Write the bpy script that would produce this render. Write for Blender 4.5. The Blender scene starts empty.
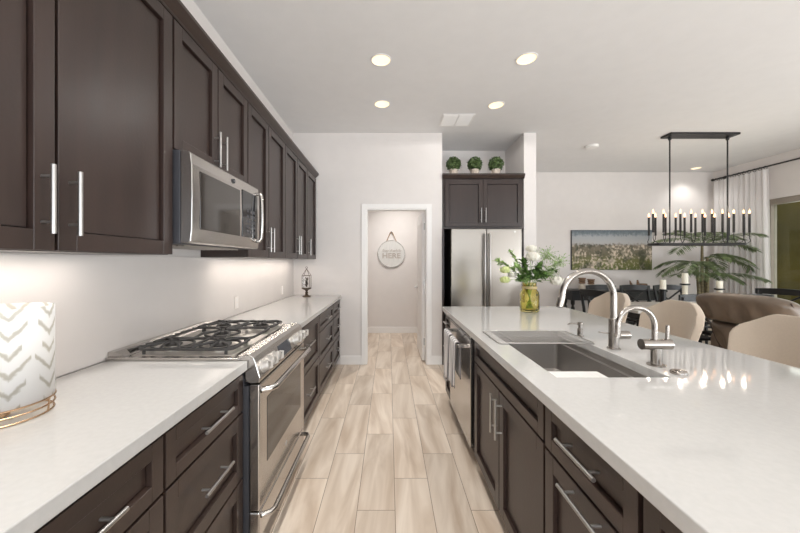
import bpy, bmesh, math, random
from mathutils import Vector, Matrix
random.seed(7)
PI = math.pi
sc = bpy.context.scene
C = bpy.context.collection

# ---------------------------------------------------------------- camera
cam_d = bpy.data.cameras.new('camera'); cam = bpy.data.objects.new('camera', cam_d); C.objects.link(cam)
cam.location = (0, 0, 1.356); cam.rotation_euler = (PI/2, 0, 0)
cam_d.sensor_width = 36; cam_d.lens = 328/800*36
cam_d.shift_x = 11/800; cam_d.shift_y = -5/800
cam_d.clip_start = 0.02
sc.camera = cam

# ---------------------------------------------------------------- world, exposure, daylight and added fill lights
def lin(c):
    c = c/255
    return c/12.92 if c <= .04045 else ((c+.055)/1.055)**2.4
def col(r, g, b): return (lin(r), lin(g), lin(b), 1)
W = bpy.data.worlds.new('world'); sc.world = W; W.use_nodes = True
bg = W.node_tree.nodes['Background']; bg.inputs[0].default_value = col(214, 228, 245); bg.inputs[1].default_value = 1.0
sc.view_settings.view_transform = 'Standard'; sc.view_settings.look = 'None'
sc.view_settings.exposure = 0.29; sc.view_settings.gamma = 1; sc.view_settings.use_curve_mapping = False

def area(name, loc, rot, sx, sy, power, color=(1, 1, 1), shape='RECTANGLE', spread=PI):
    d = bpy.data.lights.new(name, 'AREA'); d.shape = shape; d.size = sx; d.size_y = sy
    d.energy = power; d.color = color; d.spread = spread
    o = bpy.data.objects.new(name, d); o.location = loc; o.rotation_euler = rot; C.objects.link(o)
    return o
area('unseen_rear_daylight', (2.75, -3.5, 1.35), (PI/2, 0, 0), .7, 2.3, 22, (.92, .97, 1))  # unseen rear window, sized for a bright streak on the fridge
area('unseen_rear_daylight', (5.4, -3.5, 1.35), (PI/2, 0, 0), .9, 2.3, 45, (.92, .97, 1))
area('ceiling_fill_rear', (5.4, -3.45, .5), (PI/2+.75, 0, 0), .9, .8, 70, (.92, .97, 1))  # added fill tilted upward to brighten the ceiling
area('unseen_rear_daylight', (.5, -3.5, 1.35), (PI/2, 0, 0), 2.6, 2.3, 38, (.92, .97, 1))  # unseen rear window, added to brighten aisle floor, walls and ceiling
area('ceiling_fill_rear', (.5, -3.45, .5), (PI/2+.75, 0, 0), 2.6, .8, 62, (.92, .97, 1))  # second added upward fill, lifting the ceiling over the aisle
area('added_side_daylight', (6.25, -0.4, 1.35), (0, PI/2, 0), 2.3, 4.6, 56, (.92, .97, 1))  # daylight through an unseen side opening made up for its light
area('ceiling_fill_side', (6.2, -0.4, .5), (0, PI/2+.75, 0), .8, 4.6, 64, (.95, .98, 1))  # added upward fill for the ceiling on the right
area('daylight_dining_door', (6.42, 4.35, 1.2), (0, PI/2, 0), 2.1, 1.8, 22, (.95, .98, 1))

# ---------------------------------------------------------------- materials
def newmat(name):
    m = bpy.data.materials.new(name); m.use_nodes = True
    return m, m.node_tree.nodes, m.node_tree.links, m.node_tree.nodes['Principled BSDF']
def mat(name, rgb, rough=.5, metal=0, var=0, scale=(8, 8, 8), bump=0, bscale=60, spec=.5, rvar=0, sheen=0):
    m, N, L, P = newmat(name)
    P.inputs['Base Color'].default_value = col(*rgb); P.inputs['Roughness'].default_value = rough
    P.inputs['Metallic'].default_value = metal; P.inputs['Specular IOR Level'].default_value = spec
    if sheen: P.inputs['Sheen Weight'].default_value = sheen
    tc = N.new('ShaderNodeTexCoord'); mp = N.new('ShaderNodeMapping'); mp.inputs['Scale'].default_value = scale
    L.new(tc.outputs['Object'], mp.inputs[0])
    ns = N.new('ShaderNodeTexNoise'); ns.inputs['Scale'].default_value = 1; ns.inputs['Detail'].default_value = 5
    L.new(mp.outputs[0], ns.inputs['Vector'])
    if var:
        r = N.new('ShaderNodeValToRGB'); r.color_ramp.elements[0].position = .3; r.color_ramp.elements[1].position = .7
        a = [max(0, c*(1-var)) for c in rgb]; b = [min(255, c*(1+var)) for c in rgb]
        r.color_ramp.elements[0].color = col(*a); r.color_ramp.elements[1].color = col(*b)
        L.new(ns.outputs['Fac'], r.inputs[0]); L.new(r.outputs[0], P.inputs['Base Color'])
    if rvar:
        mr = N.new('ShaderNodeMapRange'); mr.inputs['To Min'].default_value = rough-rvar; mr.inputs['To Max'].default_value = rough+rvar
        L.new(ns.outputs['Fac'], mr.inputs['Value']); L.new(mr.outputs[0], P.inputs['Roughness'])
    if bump:
        n2 = N.new('ShaderNodeTexNoise'); n2.inputs['Scale'].default_value = bscale; n2.inputs['Detail'].default_value = 4
        L.new(tc.outputs['Object'], n2.inputs['Vector'])
        bp = N.new('ShaderNodeBump'); bp.inputs['Strength'].default_value = bump; bp.inputs['Distance'].default_value = .01
        L.new(n2.outputs['Fac'], bp.inputs['Height']); L.new(bp.outputs[0], P.inputs['Normal'])
    return m
def emis(name, rgb, strength):
    m, N, L, P = newmat(name)
    P.inputs['Base Color'].default_value = col(*rgb)
    P.inputs['Emission Color'].default_value = col(*rgb); P.inputs['Emission Strength'].default_value = strength
    return m
def glass(name, rgb, rough=0.0, ior=1.45, mix=None):
    m, N, L, P = newmat(name)
    if mix is None:
        P.inputs['Base Color'].default_value = col(*rgb); P.inputs['Transmission Weight'].default_value = 1
        P.inputs['Roughness'].default_value = rough; P.inputs['IOR'].default_value = ior
    else:
        out = N['Material Output']; tr = N.new('ShaderNodeBsdfTransparent'); tr.inputs[0].default_value = col(*rgb)
        gl = N.new('ShaderNodeBsdfGlossy'); gl.inputs['Roughness'].default_value = rough
        fr = N.new('ShaderNodeFresnel'); fr.inputs[0].default_value = ior; mx = N.new('ShaderNodeMixShader')
        L.new(fr.outputs[0], mx.inputs[0]); L.new(tr.outputs[0], mx.inputs[1]); L.new(gl.outputs[0], mx.inputs[2])
        L.new(mx.outputs[0], out.inputs[0])
    return m
def steel(name, rgb, rough=.28, scale=(2, 2, 260), strength=.0):
    m, N, L, P = newmat(name)
    P.inputs['Base Color'].default_value = col(*rgb); P.inputs['Metallic'].default_value = 1
    P.inputs['Roughness'].default_value = rough
    tc = N.new('ShaderNodeTexCoord'); mp = N.new('ShaderNodeMapping'); mp.inputs['Scale'].default_value = scale
    ns = N.new('ShaderNodeTexNoise'); ns.inputs['Scale'].default_value = 1; ns.inputs['Detail'].default_value = 3
    L.new(tc.outputs['Object'], mp.inputs[0]); L.new(mp.outputs[0], ns.inputs['Vector'])
    mr = N.new('ShaderNodeMapRange'); mr.inputs['To Min'].default_value = rough*.94; mr.inputs['To Max'].default_value = rough*1.06
    L.new(ns.outputs['Fac'], mr.inputs['Value']); L.new(mr.outputs[0], P.inputs['Roughness'])
    return m

M = {}
M['wall'] = mat('wall_paint', (224, 218, 214), .75, var=.006, bump=.04, bscale=180)
M['ceiling'] = mat('ceiling_paint', (230, 228, 227), .85, var=.006, bump=.05, bscale=120)
M['trim'] = mat('white_trim', (238, 235, 232), .4, var=.004)
M['splash'] = mat('backsplash', (220, 214, 210), .22, var=.012, scale=(3, 3, 3))
M['wood'] = mat('espresso_wood', (50, 38, 34), .33, var=.10, scale=(14, 14, 1.4), bump=.03, bscale=90, rvar=.05)
M['wood_h'] = mat('espresso_wood_horizontal', (55, 43, 38), .33, var=.10, scale=(14, 1.4, 14), bump=.03, bscale=90, rvar=.05)
M['carcass'] = mat('carcass_gap_shade', (22, 15, 14), .5, var=.1)  # near-black, so the shade in gaps and grooves sits in the colour
M['quartz'] = mat('white_quartz', (186, 184, 181), .06, var=.012, scale=(60, 60, 60), spec=.5)
M['chrome'] = steel('satin_nickel', (186, 183, 180), .36, (30, 30, 30), .02)
M['brushed'] = steel('brushed_stainless', (190, 186, 182), .20, (3, 3, 40), .05)
M['brushed_v'] = steel('brushed_stainless_vertical', (152, 146, 139), .30, (40, 40, 1.0), .08)
M['faucet'] = steel('brushed_nickel_faucet', (160, 154, 148), .22, (60, 60, 60), .02)
M['sink'] = steel('sink_steel', (176, 172, 168), .45, (3, 120, 3), .04)
M['knob'] = mat('satin_knob', (206, 202, 197), .35, metal=.55, var=.01)
M['iron'] = mat('cast_iron', (48, 46, 45), .5, var=.15, scale=(40, 40, 40), bump=.1, bscale=300)
M['black'] = mat('black_metal', (26, 25, 25), .42, var=.1)
M['blackglass'] = mat('black_glass', (40, 40, 42), .06, var=.02)
M['ovenglass'] = mat('oven_glass', (44, 39, 35), .07, var=.03, spec=.8)
M['darkgrey'] = mat('dark_grey_shell', (58, 58, 62), .4, var=.04)
M['burner'] = steel('burner_alloy', (205, 200, 194), .4, (40, 40, 40), .05)
M['white_gloss'] = mat('white_plastic', (236, 230, 225), .3, var=.004)
M['fabric'] = mat('beige_linen', (200, 184, 166), .9, var=.012, scale=(120, 120, 120), bump=.08, bscale=420, sheen=.3)
M['leather'] = mat('brown_leather', (108, 93, 79), .34, var=.08, scale=(7, 7, 7), bump=.12, bscale=30)
M['leather_dark'] = mat('brown_leather_dark', (70, 56, 48), .45, var=.1)
M['blackwood'] = mat('black_painted_wood', (20, 18, 18), .34, spec=.4, var=.15, scale=(6, 6, 30))
M['table_top'] = mat('pale_table_top', (206, 200, 192), .3, var=.03, scale=(5, 30, 5))
M['copper'] = steel('copper_wire', (196, 166, 136), .25, (60, 60, 60), .02)
M['greenery'] = mat('dark_leaves', (84, 112, 56), .6, var=.35, scale=(30, 30, 30))
M['box_leaf'] = mat('boxwood_leaves', (62, 78, 40), .6, var=.5, scale=(60, 60, 60))
M['sprig'] = mat('light_leaves', (134, 158, 98), .6, var=.3, scale=(40, 40, 40))
M['palm'] = mat('palm_leaves', (108, 122, 86), .55, var=.3, scale=(10, 10, 10))
M['palm_stem'] = mat('palm_trunk', (112, 102, 76), .7, var=.3, scale=(6, 6, 60), bump=.3, bscale=40)
M['petal_white'] = mat('white_petals', (246, 242, 230), .6, var=.03, scale=(50, 50, 50))
M['petal_green'] = mat('pale_green_petals', (214, 222, 158), .6, var=.08, scale=(60, 60, 60))
M['pot'] = mat('whitewashed_pot', (196, 182, 168), .8, var=.1, scale=(30, 30, 30))
M['amber'] = glass('amber_glass', (252, 244, 178), .03, 1.3)
M['burlap'] = mat('twine_band', (196, 176, 128), .9, var=.15, scale=(20, 20, 300), bump=.4, bscale=300)
M['clear'] = glass('clear_glass', (250, 250, 250), .02, 1.3, mix=1)
M['window_glass'] = glass('window_glass', (238, 240, 234), .01, 1.25, mix=1)
M['wax'] = mat('cream_wax', (238, 232, 214), .5, var=.03)
M['bronze'] = mat('aged_bronze', (96, 82, 70), .45, metal=.6, var=.2, scale=(50, 50, 50))
M['brownwood'] = mat('turned_brown_wood', (118, 92, 70), .6, var=.3, scale=(10, 10, 60))
M['whitewash'] = mat('whitewashed_wood', (200, 190, 176), .7, var=.1, scale=(10, 10, 60))
M['rope'] = mat('rope', (160, 124, 86), .9, var=.2, scale=(100, 100, 100))
M['sign'] = mat('sign_face', (218, 216, 212), .8, var=.03, scale=(60, 4, 6))
M['sign_edge'] = mat('sign_edge_grey', (198, 195, 192), .8, var=.12, scale=(60, 60, 60))
M['ink'] = mat('sign_lettering', (182, 172, 163), .8, var=.1)
M['can'] = emis('downlight_lens', (255, 232, 188), 1.0)
M['flame'] = emis('candle_bulb', (255, 192, 140), 2.2)
M['hood'] = emis('under_light', (255, 214, 160), 5.0)
M['display'] = mat('range_display', (44, 50, 60), .15, var=.05)
M['frame_tan'] = mat('door_frame_tan', (150, 140, 128), .5, var=.03)
M['rod'] = mat('rod_black', (30, 28, 27), .4, var=.1)
M['stucco'] = mat('olive_garden_wall', (96, 80, 30), .95, var=.18, scale=(1.6, 1.6, 1.6), bump=.3, bscale=20)
M['patio'] = mat('patio_concrete', (150, 140, 124), .9, var=.08, scale=(2, 2, 2))
M['rubber'] = mat('black_rubber', (20, 20, 20), .7)

# curtain: thin white cloth that lets some light through
m, N, L, P = newmat('curtain_cloth'); M['curtain'] = m
P.inputs['Base Color'].default_value = col(246, 243, 242); P.inputs['Roughness'].default_value = .9
tl = N.new('ShaderNodeBsdfTranslucent'); tl.inputs[0].default_value = col(246, 243, 242)
mx = N.new('ShaderNodeMixShader'); mx.inputs[0].default_value = .3
L.new(P.outputs[0], mx.inputs[1]); L.new(tl.outputs[0], mx.inputs[2]); L.new(mx.outputs[0], N['Material Output'].inputs[0])

def mathn(N, L, op, a, b=None, c=None):
    n = N.new('ShaderNodeMath'); n.operation = op
    for i, v in enumerate((a, b, c)):
        if v is None: continue
        if isinstance(v, (int, float)): n.inputs[i].default_value = v
        else: L.new(v, n.inputs[i])
    return n.outputs[0]

# wood-look plank tile, thirds stagger
m, N, L, P = newmat('plank_tile'); M['floor'] = m
tc = N.new('ShaderNodeTexCoord'); sx = N.new('ShaderNodeSeparateXYZ'); L.new(tc.outputs['Object'], sx.inputs[0])
u = mathn(N, L, 'DIVIDE', mathn(N, L, 'SUBTRACT', sx.outputs['X'], .033), .207)
k = mathn(N, L, 'FLOOR', u)
v = mathn(N, L, 'DIVIDE', mathn(N, L, 'SUBTRACT', mathn(N, L, 'SUBTRACT', sx.outputs['Y'], 2.051), mathn(N, L, 'MULTIPLY', k, .2633)), .79)
mm = mathn(N, L, 'FLOOR', v)
fu = mathn(N, L, 'FRACT', u); fv = mathn(N, L, 'FRACT', v)
du = mathn(N, L, 'MULTIPLY', mathn(N, L, 'MINIMUM', fu, mathn(N, L, 'SUBTRACT', 1, fu)), .207)
dv = mathn(N, L, 'MULTIPLY', mathn(N, L, 'MINIMUM', fv, mathn(N, L, 'SUBTRACT', 1, fv)), .79)
d = mathn(N, L, 'MINIMUM', du, dv)
seam = mathn(N, L, 'LESS_THAN', d, .0016)
cb = N.new('ShaderNodeCombineXYZ'); L.new(k, cb.inputs[0]); L.new(mm, cb.inputs[1])
wn = N.new('ShaderNodeTexWhiteNoise'); L.new(cb.outputs[0], wn.inputs['Vector'])
rot = N.new('ShaderNodeCombineXYZ')
off = mathn(N, L, 'MULTIPLY', wn.outputs['Value'], 37)
L.new(mathn(N, L, 'ADD', mathn(N, L, 'MULTIPLY', mathn(N, L, 'ADD', sx.outputs['X'], mathn(N, L, 'MULTIPLY', sx.outputs['Y'], mathn(N, L, 'MULTIPLY', mathn(N, L, 'SUBTRACT', wn.outputs['Value'], .5), .35))), 11), off), rot.inputs[0])
L.new(mathn(N, L, 'MULTIPLY', sx.outputs['Y'], 1.5), rot.inputs[1]); L.new(off, rot.inputs[2])
ns = N.new('ShaderNodeTexNoise'); ns.inputs['Scale'].default_value = 1; ns.inputs['Detail'].default_value = 4; ns.inputs['Distortion'].default_value = .6
L.new(rot.outputs[0], ns.inputs['Vector'])
rp = N.new('ShaderNodeValToRGB')
rp.color_ramp.elements[0].position = .32; rp.color_ramp.elements[0].color = col(200, 179, 158)
rp.color_ramp.elements[1].position = .68; rp.color_ramp.elements[1].color = col(238, 223, 206)
L.new(ns.outputs['Fac'], rp.inputs[0])
hs = N.new('ShaderNodeHueSaturation'); L.new(rp.outputs[0], hs.inputs['Color'])
mr = N.new('ShaderNodeMapRange'); mr.inputs['To Min'].default_value = .86; mr.inputs['To Max'].default_value = 1.05
L.new(wn.outputs['Value'], mr.inputs['Value']); L.new(mr.outputs[0], hs.inputs['Value'])
mxc = N.new('ShaderNodeMix'); mxc.data_type = 'RGBA'; L.new(seam, mxc.inputs['Factor'])
L.new(hs.outputs[0], mxc.inputs['A']); mxc.inputs['B'].default_value = col(128, 108, 90)
L.new(mxc.outputs['Result'], P.inputs['Base Color']); P.inputs['Roughness'].default_value = .3
bp = N.new('ShaderNodeBump'); bp.inputs['Strength'].default_value = .25; bp.inputs['Distance'].default_value = .002; bp.invert = True
L.new(seam, bp.inputs['Height']); L.new(bp.outputs[0], P.inputs['Normal'])

# meadow painting
m, N, L, P = newmat('meadow_painting'); M['painting'] = m
tc = N.new('ShaderNodeTexCoord'); sx = N.new('ShaderNodeSeparateXYZ'); L.new(tc.outputs['Generated'], sx.inputs[0])
mp = N.new('ShaderNodeMapping'); mp.inputs['Scale'].default_value = (6, 1, 2.6); L.new(tc.outputs['Generated'], mp.inputs[0])
n1 = N.new('ShaderNodeTexNoise'); n1.inputs['Scale'].default_value = 1.6; n1.inputs['Detail'].default_value = 8; L.new(mp.outputs[0], n1.inputs['Vector'])
n2 = N.new('ShaderNodeTexNoise'); n2.inputs['Scale'].default_value = 5.5; n2.inputs['Detail'].default_value = 5; L.new(mp.outputs[0], n2.inputs['Vector'])
n3 = N.new('ShaderNodeTexNoise'); n3.inputs['Scale'].default_value = 1.1; n3.inputs['Detail'].default_value = 3; L.new(mp.outputs[0], n3.inputs['Vector'])
g = N.new('ShaderNodeValToRGB'); e = g.color_ramp.elements
e[0].position = 0; e[0].color = col(96, 104, 52); e[1].position = 1; e[1].color = col(96, 108, 116)
for p_, c_ in ((.22, (112, 112, 66)), (.38, (104, 98, 76)), (.60, (122, 112, 98)), (.68, (176, 174, 172)), (.84, (168, 172, 176)), (.92, (118, 128, 134))):
    q = e.new(p_); q.color = col(*c_)
hh = mathn(N, L, 'ADD', sx.outputs['Z'], mathn(N, L, 'MULTIPLY', mathn(N, L, 'SUBTRACT', n2.outputs['Fac'], .5), .22))
L.new(hh, g.inputs[0])
bl = N.new('ShaderNodeValToRGB'); bl.color_ramp.elements[0].position = .5; bl.color_ramp.elements[1].position = .6
L.new(mathn(N, L, 'ADD', mathn(N, L, 'MULTIPLY', n2.outputs['Fac'], .55), mathn(N, L, 'MULTIPLY', n3.outputs['Fac'], .48)), bl.inputs[0])
dk = N.new('ShaderNodeValToRGB'); dk.color_ramp.elements[0].position = .49; dk.color_ramp.elements[1].position = .62
L.new(n1.outputs['Fac'], dk.inputs[0])
low = mathn(N, L, 'LESS_THAN', hh, .64)
m1 = N.new('ShaderNodeMix'); m1.data_type = 'RGBA'; L.new(mathn(N, L, 'MULTIPLY', bl.outputs[0], low), m1.inputs['Factor']); L.new(g.outputs[0], m1.inputs['A']); m1.inputs['B'].default_value = col(206, 190, 170)
m2 = N.new('ShaderNodeMix'); m2.data_type = 'RGBA'; L.new(mathn(N, L, 'MULTIPLY', mathn(N, L, 'MULTIPLY', dk.outputs[0], low), .7), m2.inputs['Factor']); L.new(m1.outputs['Result'], m2.inputs['A']); m2.inputs['B'].default_value = col(52, 58, 40)
L.new(m2.outputs['Result'], P.inputs['Base Color']); P.inputs['Roughness'].default_value = .7

# lamp shade with brushed grey chevrons (object space: lamp axis at origin)
m, N, L, P = newmat('chevron_shade'); M['shade'] = m
tc = N.new('ShaderNodeTexCoord'); sx = N.new('ShaderNodeSeparateXYZ'); L.new(tc.outputs['Object'], sx.inputs[0])
ang = mathn(N, L, 'ARCTAN2', sx.outputs['Y'], sx.outputs['X'])
nz = N.new('ShaderNodeTexNoise'); nz.inputs['Scale'].default_value = 60; L.new(tc.outputs['Object'], nz.inputs['Vector'])
uu = mathn(N, L, 'ADD', mathn(N, L, 'MULTIPLY', ang, 7/(2*PI)), .15)
fr = mathn(N, L, 'FRACT', uu)
tri = mathn(N, L, 'ABSOLUTE', mathn(N, L, 'SUBTRACT', fr, .5))            # 0..0.5
zz = mathn(N, L, 'SUBTRACT', sx.outputs['Z'], mathn(N, L, 'MULTIPLY', tri, .10))
per = mathn(N, L, 'FRACT', mathn(N, L, 'DIVIDE', mathn(N, L, 'ADD', zz, mathn(N, L, 'MULTIPLY', mathn(N, L, 'SUBTRACT', nz.outputs['Fac'], .5), .018)), .052))
mrs = N.new('ShaderNodeMapRange'); mrs.inputs['From Min'].default_value = .06; mrs.inputs['From Max'].default_value = .20; mrs.inputs['To Min'].default_value = 1; mrs.inputs['To Max'].default_value = 0
L.new(mathn(N, L, 'ABSOLUTE', mathn(N, L, 'SUBTRACT', per, .5)), mrs.inputs['Value']); st = mrs.outputs[0]
row = mathn(N, L, 'FLOOR', mathn(N, L, 'DIVIDE', zz, .052))
lim = mathn(N, L, 'LESS_THAN', tri, mathn(N, L, 'ADD', .22, mathn(N, L, 'MULTIPLY', mathn(N, L, 'FRACT', mathn(N, L, 'MULTIPLY', row, .37)), .32)))
mxc = N.new('ShaderNodeMix'); mxc.data_type = 'RGBA'; L.new(mathn(N, L, 'MULTIPLY', st, lim), mxc.inputs['Factor'])
mxc.inputs['A'].default_value = col(240, 240, 240); mxc.inputs['B'].default_value = col(200, 197, 188)
L.new(mxc.outputs['Result'], P.inputs['Base Color']); P.inputs['Roughness'].default_value = .7
tl = N.new('ShaderNodeBsdfTranslucent'); L.new(mxc.outputs['Result'], tl.inputs[0])
mx = N.new('ShaderNodeMixShader'); mx.inputs[0].default_value = .35
L.new(P.outputs[0], mx.inputs[1]); L.new(tl.outputs[0], mx.inputs[2]); L.new(mx.outputs[0], N['Material Output'].inputs[0])

# striped towel
m, N, L, P = newmat('striped_towel'); M['towel'] = m
tc = N.new('ShaderNodeTexCoord'); sx = N.new('ShaderNodeSeparateXYZ'); L.new(tc.outputs['UV'], sx.inputs[0])
f1 = mathn(N, L, 'FRACT', mathn(N, L, 'MULTIPLY', sx.outputs['X'], 4.0)); s1 = mathn(N, L, 'LESS_THAN', f1, .3)
mxc = N.new('ShaderNodeMix'); mxc.data_type = 'RGBA'; L.new(s1, mxc.inputs['Factor'])
mxc.inputs['A'].default_value = col(226, 222, 220); mxc.inputs['B'].default_value = col(136, 132, 134)
L.new(mxc.outputs['Result'], P.inputs['Base Color']); P.inputs['Roughness'].default_value = .95

# ---------------------------------------------------------------- mesh helpers
class MB:
    def __init__(s): s.v = []; s.f = []; s.uv = None
    def add(s, vs, fs):
        b = len(s.v); s.v += [tuple(p) for p in vs]; s.f += [tuple(b+i for i in f) for f in fs]; return s
    def bm(s, bm, mtx=None):
        bm.verts.index_update()
        vs = [(mtx @ v.co if mtx else v.co.copy()) for v in bm.verts]
        s.add(vs, [[v.index for v in f.verts] for f in bm.faces]); bm.free(); return s
    def box(s, x0, x1, y0, y1, z0, z1, bev=0, seg=2, mtx=None):
        x0, x1 = min(x0, x1), max(x0, x1); y0, y1 = min(y0, y1), max(y0, y1); z0, z1 = min(z0, z1), max(z0, z1)
        bm = bmesh.new(); bmesh.ops.create_cube(bm, size=1)
        for v in bm.verts: v.co = Vector(((x0+x1)/2+v.co.x*(x1-x0), (y0+y1)/2+v.co.y*(y1-y0), (z0+z1)/2+v.co.z*(z1-z0)))
        if bev: bmesh.ops.bevel(bm, geom=bm.edges[:], offset=min(bev, .49*min(x1-x0, y1-y0, z1-z0)), segments=seg, profile=.5, affect='EDGES')
        return s.bm(bm, mtx)
    def prism(s, pts, axis, a, b):
        # pts 2D in the two other axes; extruded along axis from a to b
        def P3(p, t):
            return (t, p[0], p[1]) if axis == 'x' else ((p[0], t, p[1]) if axis == 'y' else (p[0], p[1], t))
        n = len(pts); vs = [P3(p, a) for p in pts]+[P3(p, b) for p in pts]
        fs = [list(range(n))[::-1], list(range(n, 2*n))]+[[i, (i+1) % n, n+(i+1) % n, n+i] for i in range(n)]
        return s.add(vs, fs)
    def tube(s, pts, r, n=10, cap=True, closed=False):
        pts = [Vector(p) for p in pts]; m_ = len(pts)
        rs = r if isinstance(r, (list, tuple)) else [r]*m_
        vs = []; up = None
        for i, p in enumerate(pts):
            if closed: t = pts[(i+1) % m_]-pts[i-1]
            else: t = pts[min(i+1, m_-1)]-pts[max(i-1, 0)]
            t = t.normalized() if t.length > 1e-9 else Vector((0, 0, 1))
            if up is None:
                up = Vector((0, 0, 1)) if abs(t.z) < .9 else Vector((1, 0, 0))
            a = t.cross(up)
            if a.length < 1e-4: a = t.cross(Vector((0.3, 1, 0.1)))
            a.normalize(); b = a.cross(t).normalized(); up = b
            for j in range(n):
                w = 2*PI*j/n; vs.append(p+(a*math.cos(w)+b*math.sin(w))*rs[i])
        fs = []
        for i in range(m_ if closed else m_-1):
            for j in range(n):
                i2 = (i+1) % m_
                fs.append((i*n+j, i*n+(j+1) % n, i2*n+(j+1) % n, i2*n+j))
        if cap and not closed: fs.append(tuple(range(n))[::-1]); fs.append(tuple(range((m_-1)*n, m_*n)))
        return s.add(vs, fs)
    def cyl(s, p0, p1, r, n=20): return s.tube([p0, p1], r, n)
    def lathe(s, prof, c=(0, 0, 0), n=28, caps=True):
        vs = []; fs = []
        for (r, z) in prof:
            for j in range(n):
                w = 2*PI*j/n; vs.append((c[0]+r*math.cos(w), c[1]+r*math.sin(w), c[2]+z))
        for i in range(len(prof)-1):
            for j in range(n): fs.append((i*n+j, i*n+(j+1) % n, (i+1)*n+(j+1) % n, (i+1)*n+j))
        if caps: fs.append(tuple(range(n))[::-1]); fs.append(tuple(range((len(prof)-1)*n, len(prof)*n)))
        return s.add(vs, fs)
    def sphere(s, c, r, sub=2, sc_=(1, 1, 1)):
        bm = bmesh.new(); bmesh.ops.create_icosphere(bm, subdivisions=sub, radius=1)
        for v in bm.verts: v.co = Vector((c[0]+v.co.x*r*sc_[0], c[1]+v.co.y*r*sc_[1], c[2]+v.co.z*r*sc_[2]))
        return s.bm(bm)
    def build(s, name, material, parent=None, smooth=False, bevel=0):
        off = wloc(parent)
        me = bpy.data.meshes.new(name)
        me.from_pydata([(x-off[0], y-off[1], z-off[2]) for x, y, z in s.v], [], s.f); me.validate(); me.update()
        b = bmesh.new(); b.from_mesh(me); bmesh.ops.recalc_face_normals(b, faces=b.faces); b.to_mesh(me); b.free()
        me.materials.append(material)
        if s.uv:
            uvl = me.uv_layers.new(name='UVMap')
            for lp in me.loops: uvl.data[lp.index].uv = s.uv[lp.vertex_index]
        o = bpy.data.objects.new(name, me); C.objects.link(o)
        if parent is not None: o.parent = parent
        if smooth:
            for p in me.polygons: p.use_smooth = True
            if smooth != 'all':
                b = bmesh.new(); b.from_mesh(me)
                for e_ in b.edges:
                    if len(e_.link_faces) == 2 and e_.calc_face_angle(0) > math.radians(38): e_.smooth = False
                b.to_mesh(me); b.free()
        if bevel:
            bv = o.modifiers.new('bevel', 'BEVEL'); bv.width = bevel; bv.segments = 2; bv.limit_method = 'ANGLE'
        return o
def wloc(o):
    v = Vector((0, 0, 0))
    while o is not None: v += o.location; o = o.parent
    return v
def tag(o, label, cat, group=None):
    o['label'] = label; o['category'] = cat
    if group: o['group'] = group
    return o
def thing(name, label, cat, loc=(0, 0, 0), group=None):
    o = bpy.data.objects.new(name, None); C.objects.link(o); o.location = loc; o.empty_display_size = .05
    return tag(o, label, cat, group)
def struct(name, mb, material, bevel=0, smooth=False, parent=None):
    o = mb.build(name, material, parent, smooth, bevel)
    if parent is None: o['kind'] = 'structure'
    return o
def copy_tree(o, parent=None):
    c = o.copy(); C.objects.link(c)
    if parent is not None: c.parent = parent
    for ch in list(o.children): copy_tree(ch, c)
    return c
def dup(o, loc, label, rz=None, group=None):
    c = copy_tree(o); c.location = loc
    if rz is not None: c.rotation_euler = (0, 0, rz)
    c['label'] = label
    if group: c['group'] = group
    return c
def arc(c, r, a0, a1, n, plane='xz'):
    out = []
    for i in range(n+1):
        w = a0+(a1-a0)*i/n
        if plane == 'xz': out.append((c[0]+r*math.cos(w), c[1], c[2]+r*math.sin(w)))
        elif plane == 'yz': out.append((c[0], c[1]+r*math.cos(w), c[2]+r*math.sin(w)))
        else: out.append((c[0]+r*math.cos(w), c[1]+r*math.sin(w), c[2]))
    return out

# ---------------------------------------------------------------- room shell
H = 3.05; XL = -1.27; XR = 6.15; YB = 4.323; YF = 6.23; YN = -3.4
struct('floor', MB().box(XL-.15, XR+.15, YN-.15, YF+.15, -.1, 0), M['floor'])
struct('ceiling', MB().box(XL-.15, XR+.15, YN-.15, YF+.15, H, H+.1), M['ceiling'])
struct('wall_left', MB().box(XL-.12, XL, YN, YF, 0, H), M['wall'])
DX0, DX1, DH = -.30, .50, 2.05
struct('wall_back', MB().box(XL, DX0, YB, YB+.12, 0, H).box(DX1, .70, YB, YB+.12, 0, H).box(DX0, DX1, YB, YB+.12, DH, H), M['wall'])
struct('wall_alcove_left', MB().box(.60, .70, YB+.12, 5.12, 0, H), M['wall'])
struct('wall_alcove_back', MB().box(.70, 1.778, 5.02, 5.12, 0, H), M['wall'])
struct('wall_alcove_right', MB().box(1.778, 1.94, YB, YF, 0, H), M['wall'])
struct('wall_far', MB().box(XL, XR, YF, YF+.12, 0, H), M['wall'])
WY0, WY1, WZ = 3.35, 5.36, 2.36
struct('wall_right', MB().box(XR, XR+.14, WY1, YF, 0, H).box(XR, XR+.14, WY0, WY1, WZ, H).box(XR, XR+.14, 2.2, WY0, 0, H)
       .box(XR, XR+.14, YN, -2.9, 0, H).box(XR, XR+.14, -2.9, 2.2, 2.6, H).box(XR, XR+.14, -2.9, 2.2, 0, .12), M['wall'])
struct('wall_rear', MB().box(XL, -.82, YN-.12, YN, 0, H).box(-.82, 1.82, YN-.12, YN, 2.55, H).box(-.82, 1.82, YN-.12, YN, 0, .12).box(1.82, 2.38, YN-.12, YN, 0, H).box(3.12, 4.93, YN-.12, YN, 0, H).box(5.87, XR, YN-.12, YN, 0, H).box(2.38, 5.87, YN-.12, YN, 2.55, H).box(2.38, 5.87, YN-.12, YN, 0, .12), M['wall'])
struct('trim_1', MB().box(XL, XL+.012, -.3, YB, .918, 1.384), M['splash'])
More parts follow.
